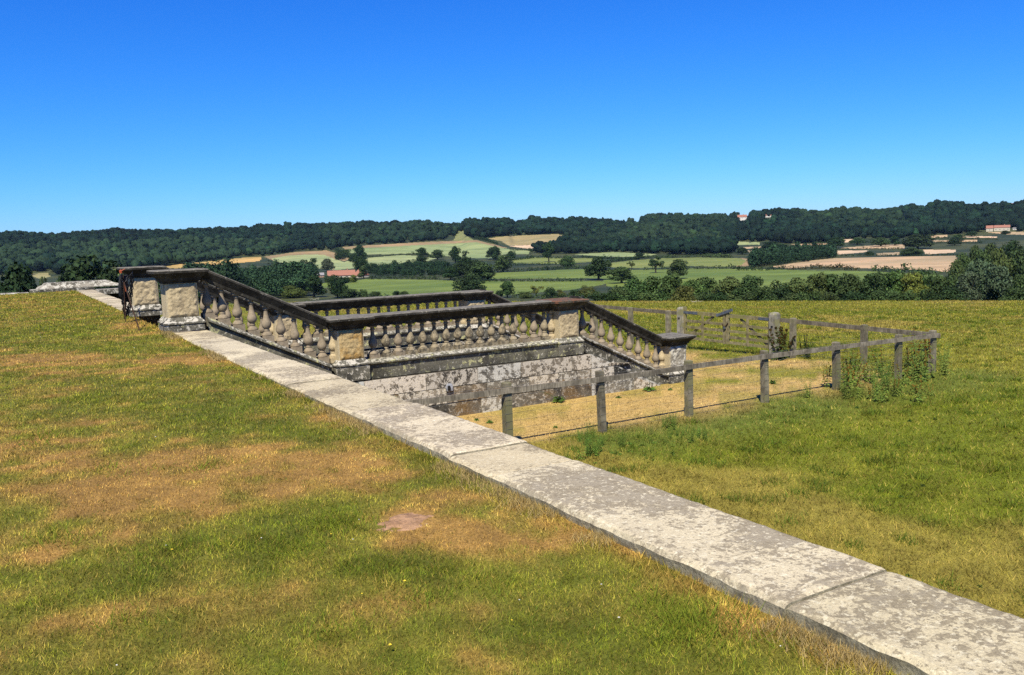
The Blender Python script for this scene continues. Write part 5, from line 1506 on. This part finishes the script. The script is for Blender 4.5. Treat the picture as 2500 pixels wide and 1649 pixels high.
# ------------------------------------------------------------------ weeds and small things
def weed_proto(kind, seed):
    rng = random.Random(seed); mb = MB()
    stems = {'nettle': 6, 'dock': 3, 'leafy': 1}[kind]
    V = MB()
    for s in range(stems):
        a = rng.uniform(0, 6.28); ln = rng.uniform(.05, .38); x0, y0 = rng.uniform(-.08, .08), rng.uniform(-.08, .08)
        H = rng.uniform(.6, 1.0) if kind != 'leafy' else .25
        pts = [(x0 + ln * t * t * math.cos(a), y0 + ln * t * t * math.sin(a), H * t) for t in (0, .35, .7, 1)]
        V.tint((.8, .9, .8)).tube(pts, [.006, .005, .004, .002], 4)
        nl = {'nettle': 11, 'dock': 9, 'leafy': 22}[kind]
        for k in range(nl):
            t = (k + .6) / nl; q = Vector(pts[0]).lerp(Vector(pts[3]), t) if kind != 'leafy' else Vector((x0, y0, .03))
            for sgn in (0, math.pi):
                th = a + k * 1.57 + sgn + rng.uniform(-.3, .3); L = {'nettle': .10 * (1.15 - .85 * t), 'dock': .19 * (1.1 - .9 * t) + .02, 'leafy': rng.uniform(.07, .15)}[kind]
                el = rng.uniform(-.5, .3) if kind != 'leafy' else rng.uniform(.2, 1.2)
                d = Vector((math.cos(th) * math.cos(el), math.sin(th) * math.cos(el), math.sin(el))); sd = d.cross(Vector((0, 0, 1))).normalized()
                w_ = L * (.24 if kind != 'leafy' else .28); dn = Vector((0, 0, -1))
                g = rng.uniform(.6, 1.3); V.tint((g * rng.uniform(.9, 1.1), g, g * .9))
                V.add([q, q + d * L * .45 + sd * w_ + dn * .01, q + d * L + dn * L * .22, q + d * L * .45 - sd * w_ + dn * .01, q + d * L * .5 + Vector((0, 0, .012))], [(0, 1, 4), (1, 2, 4), (2, 3, 4), (3, 0, 4)])
        if kind == 'dock':
            for k in range(26):
                t = rng.uniform(.5, 1.0); q = Vector(pts[0]).lerp(Vector(pts[3]), t)
                r = rng.uniform(.008, .016); V.tint((1.6, .7, .6)).box(q.x - r + rng.uniform(-.03, .03), q.x + r + rng.uniform(-.03, .03), q.y - r, q.y + r, q.z - r, q.z + r)
    return V.mesh(kind, M_weed)
WP = {(k, i): weed_proto(k, 10 * i + len(k)) for k in ('nettle', 'dock', 'leafy') for i in range(3)}
def weed(x, y, h, kind, label, group, name='weed', col=(.075, .135, .028)):
    o = bpy.data.objects.new(name, WP[(kind, random.randrange(3))]); COL.objects.link(o)
    o.location = (x, y, gz(x, y) - .01); o.rotation_euler = (0, 0, random.uniform(0, 6.28))
    s = h / (.8 if kind != 'leafy' else .25); o.scale = (s * random.uniform(.9, 1.3), s * random.uniform(.9, 1.3), s)
    j = random.uniform(.75, 1.25); o.color = (col[0] * j * random.uniform(.9, 1.2), col[1] * j, col[2] * j, 1)
    return tag(o, label, 'weed', group)
def wzone(x0, x1, r0, r1, n, hr, kinds, label, group, name, col=(.14, .225, .04)):
    for i in range(n):
        px, py = random.triangular(x0, x1), random.uniform(r0, r1)
        p = on_z(px, py, -2.36)
        weed(p[0], p[1], random.uniform(*hr), random.choice(kinds), label, group, name, col)
wzone(1375, 1530, 1070, 1128, 26, (.12, .34), ('nettle',), 'green nettle outside the near fence, by its second visible post from the kerb', 'nettles by the second post', 'nettle')
wzone(1560, 1740, 1035, 1085, 24, (.10, .30), ('nettle',), 'green nettle outside the near fence, around its third visible post from the kerb', 'nettles by the third post', 'nettle')
wzone(1400, 1750, 1080, 1180, 26, (.06, .13), ('leafy',), 'low leafy weed in the damp green patch outside the near fence', 'low weeds outside the near fence', 'weed')
wzone(1960, 2345, 900, 985, 58, (.2, .62), ('nettle', 'nettle', 'nettle', 'dock'), 'tall nettle in the dense weed clump around the fence corner', 'weeds around the fence corner', 'nettle', (.17, .245, .05))
wzone(2190, 2335, 890, 940, 13, (.55, .95), ('nettle', 'dock'), 'tallest weeds standing beside the fence corner post', 'tallest weeds at the corner post', 'nettle', (.155, .225, .05))
wzone(2010, 2190, 905, 945, 12, (.3, .6), ('nettle', 'dock'), 'weed growing inside the fence corner', 'weeds inside the fence corner', 'weed')
wzone(1902, 1925, 862, 872, 4, (.75, 1.1), ('dock',), 'tall dark seeded dock just right of the right gate post', 'docks by the gate post', 'dock_plant', (.045, .07, .02))
wzone(1945, 1992, 858, 870, 5, (.35, .6), ('dock', 'nettle'), 'small dark weed between gate post and fence post on the back fence', 'weeds along the back fence', 'weed', (.05, .08, .022))
for px, py, h, lab in ((1352, 986, .32, 'bright green leafy weed at the foot of the lichened wall'), (1592, 956, .28, 'bright green weed by the foot of the low grey pier'), (1512, 974, .14, 'small green sprig in the dry grass near the low pier'),
                       (1192, 1034, .18, 'green sprig in the dry grass nearest the kerb'), (1162, 1030, .14, 'smaller green sprig left of the sprig nearest the kerb'), (1360, 1046, .12, 'tiny weed in the dry grass between two fence posts'), (1880, 938, .22, 'green tuft in the dry grass behind the fourth fence post'),
                       (1640, 955, .16, 'low weed right of the foot of the low grey pier')):
    p = on_z(px, py, -2.36); weed(p[0], p[1], h, 'leafy', lab, None, 'weed', (.085, .165, .03))
n = 60
for i in range(n):
    a = random.uniform(-.05, .55); rr = random.uniform(5, 24); x, y = math.sin(a + YAW) * rr, math.cos(a + YAW) * rr
    if x > 3.8 and (y < 12.3 or x > 21.5): weed(x, y, random.uniform(.05, .12), 'leafy', 'small dark green weed rosette dotted in the open pasture grass', 'weed rosettes in the pasture', 'weed', (.05, .10, .022))
# fallen pale branches at the pasture edge
for px, py, lab in ((1702, 741, 'pale fallen branch lying at the far edge of the pasture'), (768, 733, 'bleached dead branch on the grass under the large dark tree')):
    P = at_D(px, 88.0) if px > 1000 else at(px, py)
    t = thing('fallen_branch', tuple(P), lab, 'branch')
    mb = MB()
    s = ((P - EYE) @ FWD) / FPX
    for k in range(6):
        dx = random.uniform(-10, 10) * s; mb.tube([(P[0] + dx, P[1], P[2] + .15), (P[0] + dx + random.uniform(-8, 8) * s, P[1] + .3, P[2] + random.uniform(2, 6) * s), (P[0] + dx + random.uniform(-14, 14) * s, P[1], P[2] + random.uniform(1, 7) * s)], [.5 * s, .4 * s, .15 * s], 5)
    mb.build('wood', M_dead, t)
# bare soil scrape in the lawn
c = on_z(985, 1290, -.1)
V, F = grid(np.linspace(-1.2, 1.2, 60), np.linspace(-1.2, 1.2, 60), lambda x, y: x * 0)
k = V[:, 0] ** 2 + V[:, 1] ** 2
rad = .165 * (1 + .35 * (fbm(V[:, 0] * 2, V[:, 1] * 2, 4, 3) - .5))
X = c[0] + V[:, 0] * rad * 1.25; Y = c[1] + V[:, 1] * rad
kn = fbm(V[:, 0] * 2.6 + 3, V[:, 1] * 2.6, 23, 4)
hs = .62 - (k + 1.5 * (kn - .5))
Z = lawn_z(X, Y) + .022 * np.clip(hs, -.6, .55) + .012 * (fbm(X * 16, Y * 16, 6, 4) - .5) * np.clip(hs, 0, 1)
kk = (hs[F] > -.5).all(1)
tag(np_mesh('bare_soil', np.stack([X, Y, Z], -1), F[kk], M_soil, smooth=True), kind='structure')
# clover heads and a few yellow flowers
def dots(n, rr, name, mat, label, size, zf, cond):
    x, y, r = sample_polar(n, rr[0], rr[1], 1.5, -.62, .62); k = cond(x, y); x, y, r = x[k], y[k], r[k]
    mb = MB()
    for a, b, q in zip(x, y, r):
        s = size * random.uniform(.6, 1.2) * max(1, (q / 6) ** .5); z = zf(a, b) + random.uniform(.02, .045)
        mb.rings([(a - s * .4, a + s * .4, b - s * .4, b + s * .4, z - s * .5), (a - s, a + s, b - s, b + s, z), (a - s * .5, a + s * .5, b - s * .5, b + s * .5, z + s * .7)])
    tag(mb.build(name, mat), label, 'flowers', kind='stuff')
dots(150, (3, 26), 'clover_flowers', M_flower, 'tiny white clover heads sprinkled over the lawn', .0036, lambda a, b: float(lawn_z(np.array([a]), np.array([b]))[0]), lambda x, y: (x < 2.5) & (lawn_dry(x, y) < .6))
dots(26, (3, 16), 'yellow_flowers', M_yellow, 'few small yellow flowers in the grass', .005, lambda a, b: float(lawn_z(np.array([a]), np.array([b]))[0]), lambda x, y: (x < 2.5) & (lawn_dry(x, y) < .7))

# ------------------------------------------------------------------ reflectance scale of every surface
REFLECT = .66
for m in bpy.data.materials:
    if not m.use_nodes: continue
    for nd in list(m.node_tree.nodes):
        sock = nd.inputs['Base Color'] if nd.type == 'BSDF_PRINCIPLED' else (nd.inputs['Color'] if nd.type == 'BSDF_TRANSLUCENT' else None)
        if sock is None: continue
        if sock.is_linked:
            src = sock.links[0].from_socket
            m.node_tree.links.new(mixc(m.node_tree, 1.0, src, (REFLECT,) * 3, 'MULTIPLY'), sock)
        else:
            sock.default_value = tuple(q * REFLECT for q in sock.default_value[:3]) + (1.0,)

# ------------------------------------------------------------------ haze in the valley air
hm = bpy.data.materials.new('valley haze'); hm.use_nodes = True
hn = hm.node_tree; hn.nodes.clear()
pv = hn.nodes.new('ShaderNodeVolumePrincipled'); ho = hn.nodes.new('ShaderNodeOutputMaterial')
pv.inputs['Color'].default_value = (.45, .70, 1.0, 1); pv.inputs['Density'].default_value = .000020; pv.inputs['Anisotropy'].default_value = 0.0
hn.links.new(pv.outputs[0], ho.inputs['Volume'])
hz_ = MB().box(-4300, 4300, -4300, 4300, -75, 90).build('haze', hm)
hz_['kind'] = 'stuff'
hz_['label'] = 'thin blue haze lying over the valley'
